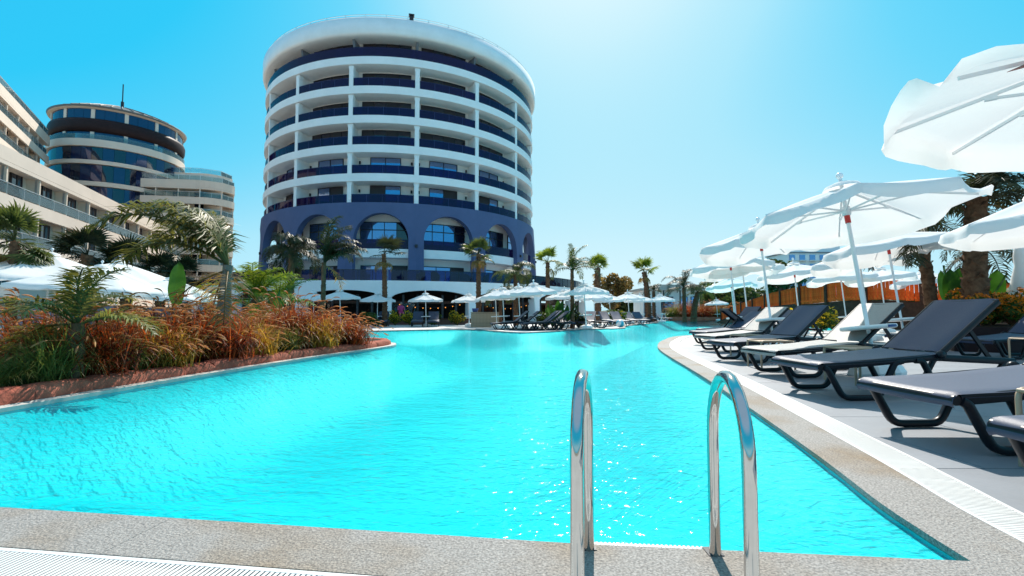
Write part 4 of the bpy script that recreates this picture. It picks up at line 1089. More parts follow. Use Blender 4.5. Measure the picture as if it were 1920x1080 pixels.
def trunk_mesh(H, r0, r1, mt, seed, lean=(0, 0), rings=True):
    r2 = random.Random(seed); N = max(6, int(H / .16)); m = MB(); pts = []; rs = []
    for i in range(N + 1):
        u = i / N; pts.append((lean[0] * u * u, lean[1] * u * u, H * u)); base = r0 + (r1 - r0) * u
        rs.append(base * (1 + (.13 if rings and i % 2 else -.06) + r2.uniform(-.05, .05)))
    m.tube(pts, rs, 9)
    if rings:      # leaf-base boots
        for i in range(int(H / .055)):
            u = (i + r2.random()) / int(H / .055); a = i * 2.4; r_ = (r0 + (r1 - r0) * u) * .98
            c = Vector((lean[0] * u * u + r_ * cos(a), lean[1] * u * u + r_ * sin(a), H * u)); o_ = Vector((cos(a), sin(a), 0)); tt = Vector((-sin(a), cos(a), 0))
            s_ = r0 * .42
            m.add([c - tt * s_ - o_ * .01, c + tt * s_ - o_ * .01, c + o_ * s_ * .75 + Vector((0, 0, s_ * 1.1)), c + Vector((0, 0, s_ * 1.2))], [(0, 1, 2), (1, 3, 2), (3, 0, 2)])
    return m.mesh('trunk', mt)
def feather_palm(label, loc, H, n, L, mt, seed, r0=.11, r1=.08, wind=None, spread=pi, lean=(0, 0), nl=34, ll=.42, tm=None, curls=(1.6, 2.0), elevs=(80, -5), group=None, droop=.55, dry=0, bias=0.0):
    r2 = random.Random(seed); t = thing('palm_tree', label, 'palm tree', loc, 0, group)
    ob('trunk', trunk_mesh(H, r0, r1, tm or M_trunk, seed, lean), t)
    vars_ = [frond_mesh(L * r2.uniform(.85, 1.1), R(elevs[0] + (elevs[1] - elevs[0]) * v / 4), r2.uniform(*curls), nl, ll, mt, seed * 10 + v, droop=droop, wind=(bias, 0)) for v in range(5)]
    dryv = frond_mesh(L * .7, R(-20), 1.2, nl // 2, ll * .8, M_frondd, seed * 10 + 9, .35)
    for i in range(n):
        hd = (wind + spread * (2 * (i + .5) / n - 1) + r2.uniform(-.25, .25)) if wind is not None else i * 2.39996 + r2.uniform(-.2, .2)
        ob('frond', vars_[i % 5], t, (lean[0], lean[1], H - .02), (r2.uniform(-.15, .15), 0, hd), r2.uniform(.85, 1.1))
    for i in range(dry): ob('frond', dryv, t, (lean[0], lean[1], H - .08), (0, 0, r2.uniform(0, 6.28)))
    return t
def fan_palm(label, loc, H, n, L, Rf, mt, seed, r0=.16, r1=.12, wind=None, spread=pi, lean=(0, 0), tm=None, group=None, elevs=(75, -35), dry=2):
    r2 = random.Random(seed); t = thing('fan_palm', label, 'palm tree', loc, 0, group)
    ob('trunk', trunk_mesh(H, r0, r1, tm or M_trunk, seed, lean), t)
    vs_ = [fan_mesh(L, Rf, mt, seed * 7 + v) for v in range(3)]; dv = fan_mesh(L * .8, Rf * .8, M_frondd, seed * 7 + 5, sag=.6)
    for i in range(n):
        hd = (wind + spread * (2 * (i + .5) / n - 1)) if wind is not None else i * 2.39996
        el = R(elevs[0] + (elevs[1] - elevs[0]) * ((i * .618) % 1) + r2.uniform(-8, 8))
        ob('fan_leaf', vs_[i % 3], t, (lean[0], lean[1], H), (r2.uniform(-.5, .5), -el, hd + r2.uniform(-.15, .15)), r2.uniform(.85, 1.12))
    for i in range(dry): ob('fan_leaf', dv, t, (lean[0], lean[1], H - .1), (0, R(50), r2.uniform(0, 6.28)))
    return t
def L_at(px, Y, z=0): return Vector(((px - 960) / 900 * Y, Y, z))
def ztop_at(py, Y): return EYE + (588 - py) / 900 * Y
WL = pi                                         # the wind blows fronds to the left
feather_palm('young feather palm with a rough short trunk standing at the left of the planter', L_at(146, 5.0, .12), .58, 13, .80, M_frondo, 41, .075, .065, nl=30, ll=.26, elevs=(82, 5), curls=(1.2, 1.7))
feather_palm('feather palm with grey trunk and all fronds blown to the left above the red grasses', L_at(420, 7.6, .12), ztop_at(497, 7.6) - .12, 8, 1.80, M_frondo, 42, .125, .07, wind=WL, spread=.45, nl=44, ll=.50, tm=M_trunkg, elevs=(75, 35), curls=(1.4, 1.9), droop=.9, dry=3, lean=(.05, 0))
feather_palm('bushy bright green feather palm behind the red grasses left of the tower', L_at(478, 15, .0), 1.25, 22, 1.7, M_frondy, 43, .12, .1, nl=34, ll=.40, elevs=(80, 5), curls=(1.0, 1.6))
feather_palm('second bushy green feather palm beside the tower base at left', L_at(522, 16.5, 0), 1.1, 18, 1.45, M_frondy, 44, .12, .1, nl=30, ll=.36, elevs=(80, 5), curls=(1.0, 1.6))
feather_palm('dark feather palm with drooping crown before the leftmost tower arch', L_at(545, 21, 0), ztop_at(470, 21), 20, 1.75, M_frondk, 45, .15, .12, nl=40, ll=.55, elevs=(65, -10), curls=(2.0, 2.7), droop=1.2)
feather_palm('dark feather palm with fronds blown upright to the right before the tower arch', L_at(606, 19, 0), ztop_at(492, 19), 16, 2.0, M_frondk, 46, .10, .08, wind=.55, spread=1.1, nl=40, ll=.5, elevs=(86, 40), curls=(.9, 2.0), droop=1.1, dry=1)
fan_palm('slim fan palm with a sparse crown before the middle tower arch', L_at(722, 30, 0), ztop_at(476, 30), 9, .75, .75, M_frondk, 47, .17, .125, wind=.6, spread=2.0, lean=(-.12, 0), elevs=(70, 0))
fan_palm('fan palm with dense round crown before the fourth tower arch', L_at(897, 30.5, 0), ztop_at(476, 30.5), 15, .6, .75, M_frond, 48, .17, .13, elevs=(75, -20), dry=3)
feather_palm('feather palm with pale drooping fronds above the peninsula umbrellas', L_at(967, 28, 0), ztop_at(515, 28), 18, 1.7, M_frond, 49, .15, .12, nl=36, ll=.45, elevs=(70, -10), curls=(2.0, 2.8), droop=1.1, bias=.4)
feather_palm('low feather palm in the shade under the terrace edge', L_at(938, 30, 0), 2.0, 14, 1.3, M_frond, 50, .12, .1, nl=28, ll=.4, elevs=(60, 0), curls=(1.8, 2.4), droop=1.0)
fan_palm('fan palm with a small green crown at the right end of the tower', L_at(1027, 34, 0), ztop_at(492, 34), 12, .6, .7, M_frondy, 51, .17, .13, elevs=(75, 5), dry=1)
feather_palm('ragged feather palm blown to the right in the middle of the peninsula', L_at(1073, 25.5, 0), ztop_at(506, 25.5), 15, 1.5, M_frond, 52, .11, .09, wind=.3, spread=2.2, nl=34, ll=.4, elevs=(88, 25), curls=(1.2, 2.6), droop=1.2)
fan_palm('fan palm with thick trunk right of the podium', L_at(1121, 38, 0), ztop_at(503, 38), 12, .55, .7, M_frondy, 53, .26, .2, elevs=(80, 15), dry=1, wind=.4, spread=2.4)
fan_palm('tall thin fan palm before the white bungalow', L_at(1216, 48, 0), ztop_at(510, 48), 12, .8, .95, M_frondy, 54, .30, .22, elevs=(85, 15), dry=2, lean=(-.4, 0))
feather_palm('small dark palm right beside the bungalow', L_at(1226, 50, 0), ztop_at(546, 50), 12, 1.4, M_frondk, 55, .2, .15, nl=24, ll=.45, elevs=(85, 20))
feather_palm('ragged feather palm blown right before the bungalow right end', L_at(1283, 46, 0), ztop_at(540, 46), 16, 2.7, M_frondk, 56, .2, .15, nl=34, ll=.6, elevs=(88, 10), curls=(1.6, 2.8), droop=1.2)
feather_palm('second feather palm leaning at the bungalow right end', L_at(1300, 48, 0), ztop_at(548, 48), 14, 2.4, M_frond, 57, .3, .22, nl=30, ll=.55, elevs=(80, 0), curls=(1.8, 2.8), lean=(.5, 0), droop=1.2)
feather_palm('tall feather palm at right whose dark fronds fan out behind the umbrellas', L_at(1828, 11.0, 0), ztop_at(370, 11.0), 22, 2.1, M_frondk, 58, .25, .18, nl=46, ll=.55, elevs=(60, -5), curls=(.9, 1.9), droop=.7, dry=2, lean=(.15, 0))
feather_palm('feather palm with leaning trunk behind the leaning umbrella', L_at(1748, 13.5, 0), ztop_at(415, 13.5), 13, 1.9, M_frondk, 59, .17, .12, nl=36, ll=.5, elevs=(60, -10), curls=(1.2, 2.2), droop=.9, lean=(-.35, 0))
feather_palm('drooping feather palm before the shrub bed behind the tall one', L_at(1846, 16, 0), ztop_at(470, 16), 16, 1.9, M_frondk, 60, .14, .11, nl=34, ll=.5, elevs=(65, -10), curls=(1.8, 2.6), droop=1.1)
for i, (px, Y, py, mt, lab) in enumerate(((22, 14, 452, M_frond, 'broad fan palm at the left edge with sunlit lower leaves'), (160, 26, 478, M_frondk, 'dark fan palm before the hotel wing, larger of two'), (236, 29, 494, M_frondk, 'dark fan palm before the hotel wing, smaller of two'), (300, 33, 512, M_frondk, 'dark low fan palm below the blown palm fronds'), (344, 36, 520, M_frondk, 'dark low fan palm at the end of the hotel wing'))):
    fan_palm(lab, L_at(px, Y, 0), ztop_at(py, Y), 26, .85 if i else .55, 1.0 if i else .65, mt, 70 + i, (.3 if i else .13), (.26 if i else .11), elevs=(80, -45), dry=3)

# ---- ornamental grasses
def grass_meshes(seed, H, nb, npl, rad_=.16, lean=(0, 0)):
    r2 = random.Random(seed); b = MB(); pmb = MB()
    def arc(ln, out, az):
        pts = []; e = R(88) - out * .35; p = Vector((0, 0, 0)); N = 5
        for i in range(N + 1):
            pts.append(p.copy()); d = Vector((cos(e) * cos(az), cos(e) * sin(az), sin(e))) + Vector((lean[0], lean[1], 0)) * (i / N); p = p + d.normalized() * ln / N; e -= out * (.25 + 1.1 * i / N) / N * 2.0
        return pts
    for k in range(nb):
        az = r2.uniform(0, 2 * pi); ln = H * r2.uniform(.45, 1.15); pts = arc(ln, r2.uniform(.35, 1.9), az); o = Vector((r2.gauss(0, rad_ * .6), r2.gauss(0, rad_ * .6), 0)); wd = r2.uniform(.004, .008) * (1.3 if npl else 1)
        sd = Vector((-sin(az), cos(az), 0)); vs = []
        for i, q in enumerate(pts):
            f = wd * (1 - (i / 5) ** 2 * .95); vs += [q + o - sd * f, q + o + sd * f]
        b.add(vs, [(2 * i, 2 * i + 1, 2 * i + 3, 2 * i + 2) for i in range(5)], True)
    for k in range(npl):
        az = r2.uniform(0, 2 * pi); ln = H * r2.uniform(.62, 1.22); pts = arc(ln, r2.uniform(.25, 1.5), az); o = Vector((r2.gauss(0, rad_ * .6), r2.gauss(0, rad_ * .6), 0))
        pmb.tube([q + o for q in pts], .0018, 3, False)
        # foxtail continuing the stalk, bending over
        q = pts[-1] + o; d = (pts[-1] - pts[-2]).normalized(); P = [q.copy()]
        fl = r2.uniform(.09, .17)
        for i in range(5): d = (d + Vector((cos(az) * .18, sin(az) * .18, -.22))).normalized(); q = q + d * fl / 5; P.append(q.copy())
        pmb.tube(P, [.003, .007, .0095, .009, .0065, .0015], 5, False)
    return b.mesh('blades', M_redgrass if npl else M_grngrass), (pmb.mesh('plumes', M_plume) if npl else None)
G_red = [grass_meshes(200 + i, .78, 620, 95, .22, (-.12, .0)) for i in range(4)]
G_grn = [grass_meshes(220 + i, .80, 520, 0, .14, (-.25, 0)) for i in range(2)]
M_yelgrass = leaf_mat('golden_grass', (.22, .12, .02), (.45, .26, .05), .5, 4)
def planter_point(s, off):
    i = min(int(s * (len(bl) - 1)), len(bl) - 2); a = (bl[i + 1] - bl[i]).normalized(); return bl[i] + Vector((a.y, -a.x)) * off
def clump(kind, p, sc, label, group, z=.12):
    t = thing('ornamental_grass', label, 'grass clump', (p[0], p[1], z), rnd.uniform(-.5, .5), group); sv = rnd.uniform(.86, 1.12) if z > .11 else 1.0; t.scale = (sc * 1.15, sc * 1.15, sc * sv)
    me = (G_red if kind in 'ry' else G_grn)[rnd.randrange(4 if kind in 'ry' else 2)]
    ob('blades', me[0], t, kind='stuff')
    if me[1]: ob('plumes', me[1], t, kind='stuff')
    if kind == 'y': t.children[0].data = t.children[0].data.copy(); t.children[0].data.materials[0] = M_yelgrass
    return t
GG = 'grass clumps in the left planter'
# along the border measured in the photo: x of the base, distance behind the border
front = [(690, .42, 'r', .95), (672, .75, 'r', 1.15), (640, .50, 'y', .88), (610, .85, 'r', 1.15), (585, .45, 'g', .75), (560, .80, 'g', .85), (530, .48, 'y', .80), (500, .9, 'r', 1.05), (478, .50, 'r', .98), (452, .85, 'r', 1.02),
         (395, .75, 'r', 1.0), (372, .45, 'y', .70), (345, .80, 'r', 1.0), (318, .48, 'g', .70), (292, .85, 'r', 1.0), (262, .50, 'r', .92), (215, .55, 'g', .90), (170, .42, 'g', .70), (250, 1.2, 'r', .95), (330, 1.4, 'r', 1.02), (430, 1.4, 'r', 1.05), (540, 1.4, 'r', 1.1), (620, 1.35, 'r', 1.05), (75, .45, 'g', .42), (30, .5, 'g', .40), (120, .5, 'g', .5),
         (655, 1.2, 'r', 1.25), (470, 1.3, 'r', 1.1), (580, 1.25, 'r', 1.1), (705, .5, 'g', .75), (300, 1.5, 'r', .95)]
cnt = {'r': 0, 'g': 0}
for px, off, kd, sc in sorted(front):
    i = min(range(len(bl) - 1), key=lambda i: abs(960 + 900 * bl[i].x / bl[i].y - px) + (50 if bl[i].y > 12.6 else 0))
    a = (bl[i + 1] - bl[i]).normalized(); p = bl[i] + Vector((a.y, -a.x)) * off
    nm = {'r': 'burgundy fountain grass with tan plumes', 'g': 'green fountain grass', 'y': 'golden tinged fountain grass'}[kd]
    row = 'front row' if off < .62 else ('middle row' if off < 1.0 else 'back row')
    cnt[(kd, row)] = cnt.get((kd, row), 0) + 1
    k_ = cnt[(kd, row)]
    clump(kd, p, sc, '%s, %s of the left planter, %s from the left' % (nm, row, ORD[k_ - 1]), GG)

# ---- leafy shrubs
def leaf_cloud(m, c, rx, rz, n, size, r2, flat=0.0):
    for _ in range(n):
        while True:
            v = Vector((r2.uniform(-1, 1), r2.uniform(-1, 1), r2.uniform(-1, 1)))
            if .25 < v.length < 1: break
        v = v.normalized() * (v.length ** .45); p = Vector(c) + Vector((v.x * rx, v.y * rx, v.z * rz))
        s_ = size * r2.uniform(.6, 1.35); d = Vector((r2.gauss(0, 1), r2.gauss(0, 1), r2.gauss(0, .7))).normalized(); e = d.cross(Vector((r2.gauss(0, 1), r2.gauss(0, 1), r2.gauss(0, 1)))).normalized()
        m.add([p - d * s_, p + e * s_ * .45, p + d * s_, p - e * s_ * .45], [(0, 1, 2, 3)])
def shrub_parts(seed, n, size, r=.5, h=.45, mt2=None, frac=.25):
    r2 = random.Random(seed); a, b, st = MB(), MB(), MB()
    for k in range(7):
        c = (r2.uniform(-.6, .6) * r, r2.uniform(-.6, .6) * r, h * r2.uniform(.5, 1.25)); leaf_cloud(a, c, r * .5, h * .45, n // 7, size, r2)
        if mt2: leaf_cloud(b, (c[0], c[1], c[2] + h * .15), r * .52, h * .45, int(n * frac) // 7, size * .8, r2)
        st.tube([(0, 0, 0), (c[0] * .4, c[1] * .4, c[2] * .5), c], [.018, .012, .004], 4, False)
    return a.mesh('foliage', M_shrub), (b.mesh('flowers', mt2) if mt2 else None), st.mesh('stems', M_trunk)
SH_or = [shrub_parts(300 + i, 900, .055, mt2=M_flower, frac=.75) for i in range(3)]
SH_ye = [shrub_parts(310 + i, 500, .06, mt2=M_shruby, frac=1.1) for i in range(2)]
SH_gr = [shrub_parts(320 + i, 800, .06) for i in range(2)]
def shrub(src, loc, sc, label, group):
    t = thing('shrub', label, 'shrub', loc, rnd.uniform(0, 6), group); t.scale = (sc, sc, sc)
    p = src[rnd.randrange(len(src))]
    ob('foliage', p[0], t, kind='stuff'); ob('stems', p[2], t)
    if p[1]: ob('flowers', p[1], t, kind='stuff')
    return t
# raised bed on the right
rb_ = thing('raised_planter', 'dark brown raised planter wall holding the orange flowering shrubs at right', 'planter', (0, 0, 0))
bx = [(11.2, 12.2), (9.4, 9.9), (9.6, 9.6), (14, 9.3), (22, 9.2), (22, 12), (14, 13)]
ob('planter_wall', MB().prism([(9.35, 10.2), (10.0, 9.72), (22, 9.3), (22, 13), (12.5, 13.2), (10.2, 11.6)], 0, .52).mesh('planter_wall', M_brown), rb_)
ob('soil', MB().prism([(9.5, 10.25), (10.05, 9.85), (21.8, 9.45), (21.8, 12.8), (12.6, 13.0), (10.3, 11.5)], .50, .535).mesh('soil', M_soil), rb_)
sp = [(10.0, 10.4, .85), (10.7, 10.3, 1.0), (10.6, 11.2, 1.05), (11.5, 10.1, 1.1), (11.4, 11.4, 1.1), (12.2, 10.3, 1.15), (12.4, 12.0, 1.2), (13.1, 10.2, 1.2), (13.2, 11.6, 1.3), (9.85, 10.7, .6), (14.0, 10.4, 1.2)]
for i, (x, y, sc) in enumerate(sorted(sp, key=lambda q: q[0] / q[1])):
    shrub(SH_or, (x, y, .53), sc, 'orange flowering shrub in the raised planter, %s from the left' % ORD[i], 'shrubs in the raised planter')
for i, (px, Y, sc) in enumerate(((1492, 19.5, 1.25), (1535, 19.8, 1.35))):
    shrub(SH_ye, L_at(px, Y, .0), sc, ('left', 'right')[i] + ' yellow leaved bush before the dark wall of the bridge', 'yellow bushes by the bridge')
fx = [(690, 28), (742, 33), (768, 33), (815, 33), (858, 33), (1085, 27), (1018, 27), (1040, 27.5), (1170, 44), (1155, 33), (1190, 52), (1255, 56)]
for i, (px, Y) in enumerate(fx):
    shrub(SH_ye if i in (1, 2, 4, 7, 8) else SH_gr, L_at(px, Y, 0), 1.25 if i not in (9,) else 1.5, 'low bush on the far deck before the podium and bungalow, %s from the left' % ORD[sorted(range(len(fx)), key=lambda q: fx[q][0]).index(i)], 'bushes across the pool')
# far red grass bed by the bridge
fb = thing('far_planter_border', 'low dark red border of the grass bed at the far shore', 'planter edge', (0, 0, 0))
ob('border', MB().bar((18.2, 55.4, .2), (27.5, 56.6, .2), .5, .42).mesh('border', M_rock), fb)
for i, px in enumerate((1262, 1276, 1290, 1304, 1318, 1334, 1350, 1362)):
    clump('r' if i % 3 else 'g', L_at(px, 57.2 + (i % 2)), 2.6, 'tall reddish grass in the far shore bed, %s from the left' % ORD[i], 'grass clumps at the far shore', .1)
for i, (px, Y, s_) in enumerate(((645, 13.2, 1), (690, 12.9, .9))): pass

# ---- banana-like plants
def paddle(L, W, seed):
    r2 = random.Random(seed); m = MB(); N, K = 10, 3
    vs = []
    for i in range(N + 1):
        u = i / N; wd = W * (sin(pi * min(1, .06 + u * .94)) ** .55) * (1 if u < .97 else .3)
        for j in range(-K, K + 1):
            v = j / K; vs.append((v * wd, .10 * L * u * u - .10 * W * (1 - abs(v)) * 1.2 - .01 * sin(14 * u + j), L * u - .05 * abs(v) * W))
    n = 2 * K + 1
    m.add(vs, [(i * n + j, i * n + j + 1, (i + 1) * n + j + 1, (i + 1) * n + j) for i in range(N) for j in range(n - 1)], True)
    lf = m.mesh('leaf', M_banana)
    return lf
PD = [paddle(1.0, .20, 1), paddle(1.0, .13, 2)]
def banana(label, loc, n, sc, seed, stalk=.6, tilt=(.15, .9)):
    r2 = random.Random(seed); t = thing('banana_plant', label, 'plant', loc)
    for i in range(n):
        tl = r2.uniform(*tilt); az = r2.uniform(0, 6.28) if n > 1 else 0.0
        top = Vector((sin(tl) * sin(az), -sin(tl) * cos(az), cos(tl))) * stalk * sc
        st = ob('stalk', MB().tube([(0, 0, 0), top * .55 + Vector((0, 0, .06)), top], [.035 * sc, .026 * sc, .018 * sc], 7).mesh('stalk', M_banana), t)
        ob('leaf', PD[i % 2], t, top, (tl * .9, 0, az), sc * r2.uniform(.8, 1.1))
    return t
banana('single upright paddle leaf plant standing before the white parasols', L_at(334, 8.6, .12), 1, .78, 5, stalk=1.05, tilt=(.05, .06))
banana('leafy banana plant in the middle of the far peninsula', L_at(1052, 25.6, 0), 13, .95, 6)
banana('second leafy banana plant on the far peninsula behind the loungers', L_at(1036, 26.6, 0), 9, .85, 7)
banana('banana plant with a bright green leaf beside the tall palm at right', L_at(1795, 13.4, .3), 9, 1.25, 8)
banana('banana plant behind the shrub bed at right', L_at(1850, 13.8, .3), 8, 1.2, 9)
banana('broad leaved plant at the foot of the bushy palms by the tower', L_at(492, 14, 0), 5, .8, 10, stalk=.9)

# ---- trees behind
def tree(label, loc, H, rc, mt, seed, n=2600, size=.28, group=None, name='tree'):
    r2 = random.Random(seed); t = thing(name, label, 'tree', loc, 0, group); tr = MB(); cr = MB()
    tr.tube([(0, 0, 0), (.1, 0, H * .3), (.0, .1, H * .6)], [.05 * H, .035 * H, .02 * H], 8, False)
    for k in range(13):
        a = r2.uniform(0, 6.28); q = r2.uniform(.2, .75); c = (rc * q * cos(a), rc * q * sin(a), H * r2.uniform(.42, .9) - rc * .15 * q)
        tr.tube([(0, 0, H * .35), (c[0] * .5, c[1] * .5, (c[2] + H * .35) / 2), c], [.018 * H, .012 * H, .004 * H], 5, False)
        leaf_cloud(cr, c, rc * r2.uniform(.30, .45), rc * r2.uniform(.26, .38), n // 13, size, r2)
    ob('trunk', tr.mesh('trunk', M_trunk), t); ob('crown', cr.mesh('crown', mt), t)
    return t
tree('rusty round tree standing right of the podium', L_at(1148, 56, 0), ztop_at(515, 56), 2.6, M_autumn, 401, 3200, .22)
TR = [(1165, 75, 548, 3.0), (1185, 80, 552, 3.2), (1200, 82, 548, 3), (1320, 70, 535, 3.6), (1345, 72, 528, 3.4), (1375, 66, 532, 3.2), (1400, 64, 535, 3.0), (1425, 72, 540, 3.2), (1450, 64, 545, 3), (1475, 60, 548, 2.6), (1500, 70, 552, 3), (1610, 60, 540, 3), (1660, 62, 545, 3), (1715, 58, 542, 3), (1770, 60, 546, 3.2), (1880, 46, 540, 2.6), (1910, 44, 535, 2.6)]
for i, (px, Y, py, rc) in enumerate(TR):
    tree('green tree in the belt beyond the pool and bridge, %s from the left' % (ORD + ['seventeenth'])[i], L_at(px, Y, 0), ztop_at(py, Y), rc, M_tree, 410 + i, 1700, .30, 'trees beyond the bridge')
tree('dark leafy tree top behind the umbrellas in front of the far hotel', L_at(1470, 44, 0), ztop_at(478, 44), 2.2, M_tree, 450, 1800, .24)

# ================================================================== BRIDGE, BUNGALOW, FAR HOTEL, HILL
br = thing('wooden_bridge', 'arched footbridge with orange stained picket railing over a dark base at right', 'bridge', (0, 0, 0))
bpts = [at_d(1352, 588, 44), at_d(1400, 566, 38), at_d(1450, 550, 33), at_d(1510, 537, 29), at_d(1580, 527, 26), at_d(1660, 522, 24), at_d(1740, 523, 22.5), at_d(1860, 530, 21), at_d(2000, 540, 20)]
P2 = smooth_path([(p.x, p.y) for p in bpts], .2); cum = [0.0]
for i in range(1, len(P2)): cum.append(cum[-1] + (P2[i] - P2[i - 1]).length)
key = [min(range(len(P2)), key=lambda i: (P2[i] - V2(p)).length) for p in bpts]
def top_z(i):
    for a in range(len(key) - 1):
        if key[a] <= i <= key[a + 1]:
            u = (i - key[a]) / max(1, key[a + 1] - key[a]); u = u * u * (3 - 2 * u) * .3 + u * .7; return bpts[a].z * (1 - u) + bpts[a + 1].z * u
    return bpts[-1].z
RH = 1.05
pick = MB().box((0, 0, -RH / 2), (.15, .028, RH)).mesh('picket', M_wood); post = MB().box((0, 0, -RH / 2 - .05), (.17, .17, RH + .35)).mesh('post', M_woodd)
pos = 0.0; k = 0; rail_pts = []; 
for i in range(len(P2) - 1):
    rail_pts.append(Vector((P2[i].x, P2[i].y, top_z(i))))
    while cum[i + 1] >= pos:
        u = (pos - cum[i]) / (cum[i + 1] - cum[i]); q = P2[i].lerp(P2[i + 1], u); z = top_z(i) * (1 - u) + top_z(i + 1) * u
        d = P2[i + 1] - P2[i]; rz = math.atan2(d.y, d.x)
        if k % 14 == 0: ob('post', post, br, (q.x, q.y - .06, z + .12), (0, 0, rz))
        ob('picket', pick, br, (q.x, q.y, z - rnd.uniform(0, .02)), (rnd.uniform(-.02, .02), rnd.uniform(-.012, .012), rz)); k += 1; pos += .172
top = MB(); low = MB(); beam = MB(); 
for a, b in zip(rail_pts[:-1], rail_pts[1:]):
    nr = Vector((0, .05, 0)); top.bar(a + nr, b + nr, .05, .10); low.bar(a + nr - Vector((0, 0, RH * .86)), b + nr - Vector((0, 0, RH * .86)), .05, .10)
ob('top_rail', top.mesh('top_rail', M_wood), br); ob('lower_rail', low.mesh('lower_rail', M_wood), br)
n = len(rail_pts); vs = []
for p in rail_pts: vs += [(p.x, p.y + .15, p.z - RH - .04), (p.x, p.y + .15, min(.0, p.z - RH - .05)), (p.x, p.y + 2.6, p.z - RH - .04), (p.x, p.y + 2.6, min(0, p.z - RH - .05))]
bm_ = MB(); bm_.add(vs, [(4 * i, 4 * i + 4, 4 * i + 5, 4 * i + 1) for i in range(n - 1)] + [(4 * i + 2, 4 * i + 6, 4 * i + 4, 4 * i) for i in range(n - 1)] + [(4 * i + 3, 4 * i + 7, 4 * i + 6, 4 * i + 2) for i in range(n - 1)])
ob('bridge_body', bm_.mesh('bridge_body', M_woodd), br)

bg = thing('bungalow', 'low white bungalow with pale roof and blue shaded front behind the far umbrellas', 'building', (0, 0, 0))
bY = 62; bx0, bx1 = L_at(1206, bY).x, L_at(1312, bY).x; hz_ = ztop_at(545, bY)
ob('wall', MB().box(((bx0 + bx1) / 2, bY + 2.5, hz_ / 2), (bx1 - bx0, 5, hz_)).mesh('wall', M_white), bg)
rf = ob('roof', MB().prism([(bx0 - .5, bY - .8), (bx1 + .4, bY - .8), (bx1 + .4, bY + 5.4), (bx0 - .5, bY + 5.4)], hz_, hz_ + .28).box(((bx0 + bx1) / 2 + .8, bY + 2.5, hz_ + .55), (bx1 - bx0 - 2.6, 4, .55)).mesh('roof', M_pale), bg)
ob('roof_panel', MB().bar((bx0 + 3.4, bY + 1, hz_ + .8), (bx0 + 4.9, bY + 1, hz_ + 1.75), 1.6, .08).mesh('roof_panel', M_dark), rf)
for u, ww in ((.42, 1.6), (.72, 1.0), (.9, .9)):
    wd = ob('window', MB().box((bx0 + (bx1 - bx0) * u, bY - .02, hz_ * .52), (ww, .12, hz_ * .55)).mesh('window', M_dark), bg)
    ob('pane', MB().box((bx0 + (bx1 - bx0) * u, bY - .09, hz_ * .52), (ww - .16, .04, hz_ * .55 - .16)).mesh('pane', M_winb), wd)
for u in (0, .33, .62, 1.0): ob('post', MB().box((bx0 + (bx1 - bx0) * u, bY - .72, hz_ / 2), (.14, .14, hz_)).mesh('post', M_dark), bg)

fh = thing('distant_hotel', 'distant white hotel with blue shaded balconies on the rise beyond the bridge', 'building', (0, 0, 0))
fY = 150; fx0, fx1 = L_at(1478, fY).x, L_at(1592, fY).x; zb_, zt_ = ztop_at(560, fY), ztop_at(474, fY)
ob('wall', MB().box(((fx0 + fx1) / 2, fY + 6, (zb_ + zt_) / 2), (fx1 - fx0, 12, zt_ - zb_)).mesh('wall', M_white), fh)
ob('upper_storey', MB().box(((fx0 + fx1) / 2 + 3.4, fY + 7.5, zt_ + 1.3), ((fx1 - fx0) * .62, 9, 2.6)).mesh('upper_storey', M_white), fh)
ob('roof', MB().box(((fx0 + fx1) / 2, fY + 6, zt_ + .15), (fx1 - fx0 + .8, 12.6, .3)).mesh('roof', M_fin), fh)
for xx in (.35, .62, .85): ob('chimney', MB().box((fx0 + (fx1 - fx0) * xx, fY + 7, zt_ + 3.2), (1.0, 1.0, 1.5)).mesh('chimney', M_fin), fh)
wm = MB().box((0, -.05, 0), (1.7, .3, 1.7)).mesh('window', M_winb); bm2 = MB().box((0, -.7, -1.0), (2.4, 1.2, .25)).mesh('balcony', M_white)
nc = 6; nf = 5; fh_ = (zt_ - zb_) / nf
for c in range(nc):
    for f in range(nf):
        p_ = (fx0 + (fx1 - fx0) * (c + .5) / nc, fY, zb_ + fh_ * (f + .5))
        ob('window', wm, fh, p_); ob('balcony', bm2, fh, p_)
hill = MB(); NX, NY = 40, 8; hv = []
for j in range(NY + 1):
    for i in range(NX + 1):
        x = 40 + 320 * i / NX; yy = 110 + 160 * j / NY; s_ = max(0, 1 - ((x - 125) / 95) ** 2) * min(1, j / 4)
        hv.append((x, yy, -.4 + 7.5 * s_ * (1 + .1 * sin(x * .2) + .08 * sin(yy * .15 + x * .07))))
hill.add(hv, [(j * (NX + 1) + i, j * (NX + 1) + i + 1, (j + 1) * (NX + 1) + i + 1, (j + 1) * (NX + 1) + i) for j in range(NY) for i in range(NX)], True)
struct('hill', hill.mesh('hill', M_hill))

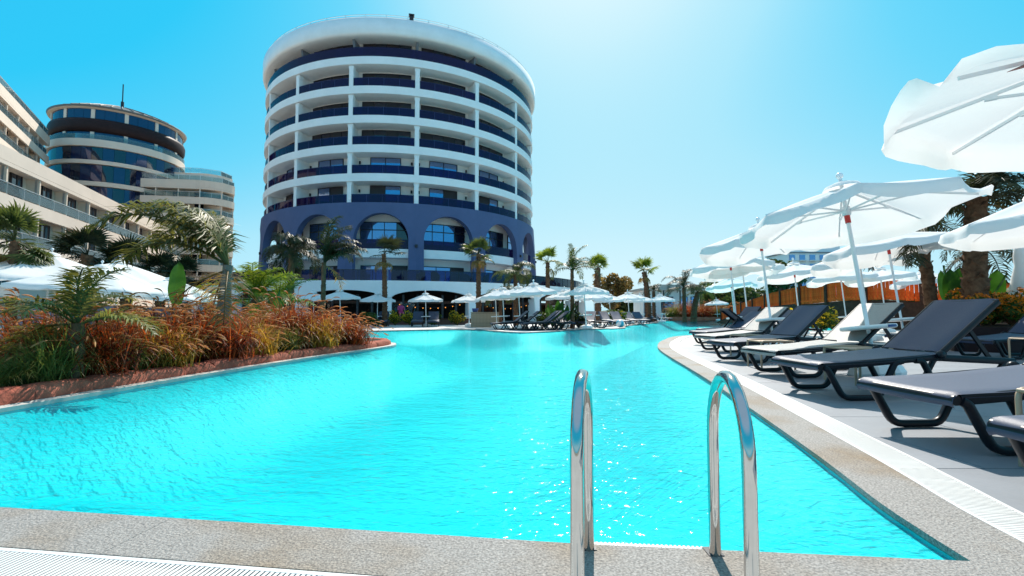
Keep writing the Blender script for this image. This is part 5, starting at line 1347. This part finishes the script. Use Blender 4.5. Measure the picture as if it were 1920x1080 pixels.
# ---- people seated in the shade of the restaurant
def person(label, loc, rz, shirt, seed):
    t = thing('person', label, 'person', loc, rz)
    me = bpy.data.meshes.new('body')
    J = [(0, 0, .50), (0, .02, .72), (0, .02, .96), (0, .03, 1.06), (0, 0, 1.17), (0, 0, 1.27), (-.19, .02, .98), (-.24, -.08, .76), (-.18, -.30, .72), (.19, .02, .98), (.24, -.08, .76), (.18, -.30, .72),
         (-.10, -.02, .48), (-.12, -.42, .50), (-.12, -.44, .07), (-.12, -.58, .04), (.10, -.02, .48), (.12, -.42, .50), (.12, -.44, .07), (.12, -.58, .04)]
    E = [(0, 1), (1, 2), (2, 3), (3, 4), (4, 5), (2, 6), (6, 7), (7, 8), (2, 9), (9, 10), (10, 11), (0, 12), (12, 13), (13, 14), (14, 15), (0, 16), (16, 17), (17, 18), (18, 19)]
    Rr = [.15, .145, .14, .055, .095, .075, .065, .05, .04, .065, .05, .04, .095, .075, .05, .04, .095, .075, .05, .04]
    me.from_pydata(J, E, []); b = ob('body', me, t); sm_ = b.modifiers.new('skin', 'SKIN'); b.modifiers.new('sub', 'SUBSURF').levels = 1
    b.modifiers['sub'].render_levels = 1
    for i, v in enumerate(me.skin_vertices[0].data if me.skin_vertices else []): v.radius = (Rr[i], Rr[i])
    if me.skin_vertices: me.skin_vertices[0].data[0].use_root = True
    me.materials.append(shirt)
    ob('head', MB().ball((0, -.01, 1.21), .105, 12, 9).mesh('head', mat('skin_%d' % seed, (.42, .24, .17), .6)), t)
    ob('hair', MB().lathe([(.112, -.02), (.115, .04), (.09, .09), (.01, .12)], 12, (0, .015, 1.22)).mesh('hair', M_dark), t)
    return t
person('person in a pink top seated in the shade under the middle podium arch', L_at(752, 36.5, .35), .4, mat('pink_top', (.45, .04, .16), .7), 1)
person('person in a dark top seated beside the one in pink under the arch', L_at(769, 37, .35), -.5, mat('dark_top', (.04, .04, .05), .7), 2)
st_me = MB().box((0, 0, .43), (.45, .45, .05)).mesh('seat', M_woodd); lg = MB().box((0, 0, .2), (.04, .04, .42)).mesh('leg', M_woodd); bk = MB().box((0, .21, .72), (.45, .04, .5)).mesh('backrest', M_woodd)
for px, Y, rz, lab in ((752, 36.5, .4, 'dark wooden chair under the person in pink'), (769, 37, -.5, 'dark wooden chair under the person in dark')):
    c = thing('wooden_chair', lab, 'chair', L_at(px, Y, .35), rz); ob('seat', st_me, c); ob('backrest', bk, c)
    for sx in (-.19, .19):
        for sy in (-.19, .19): ob('leg', lg, c, (sx, sy, 0))
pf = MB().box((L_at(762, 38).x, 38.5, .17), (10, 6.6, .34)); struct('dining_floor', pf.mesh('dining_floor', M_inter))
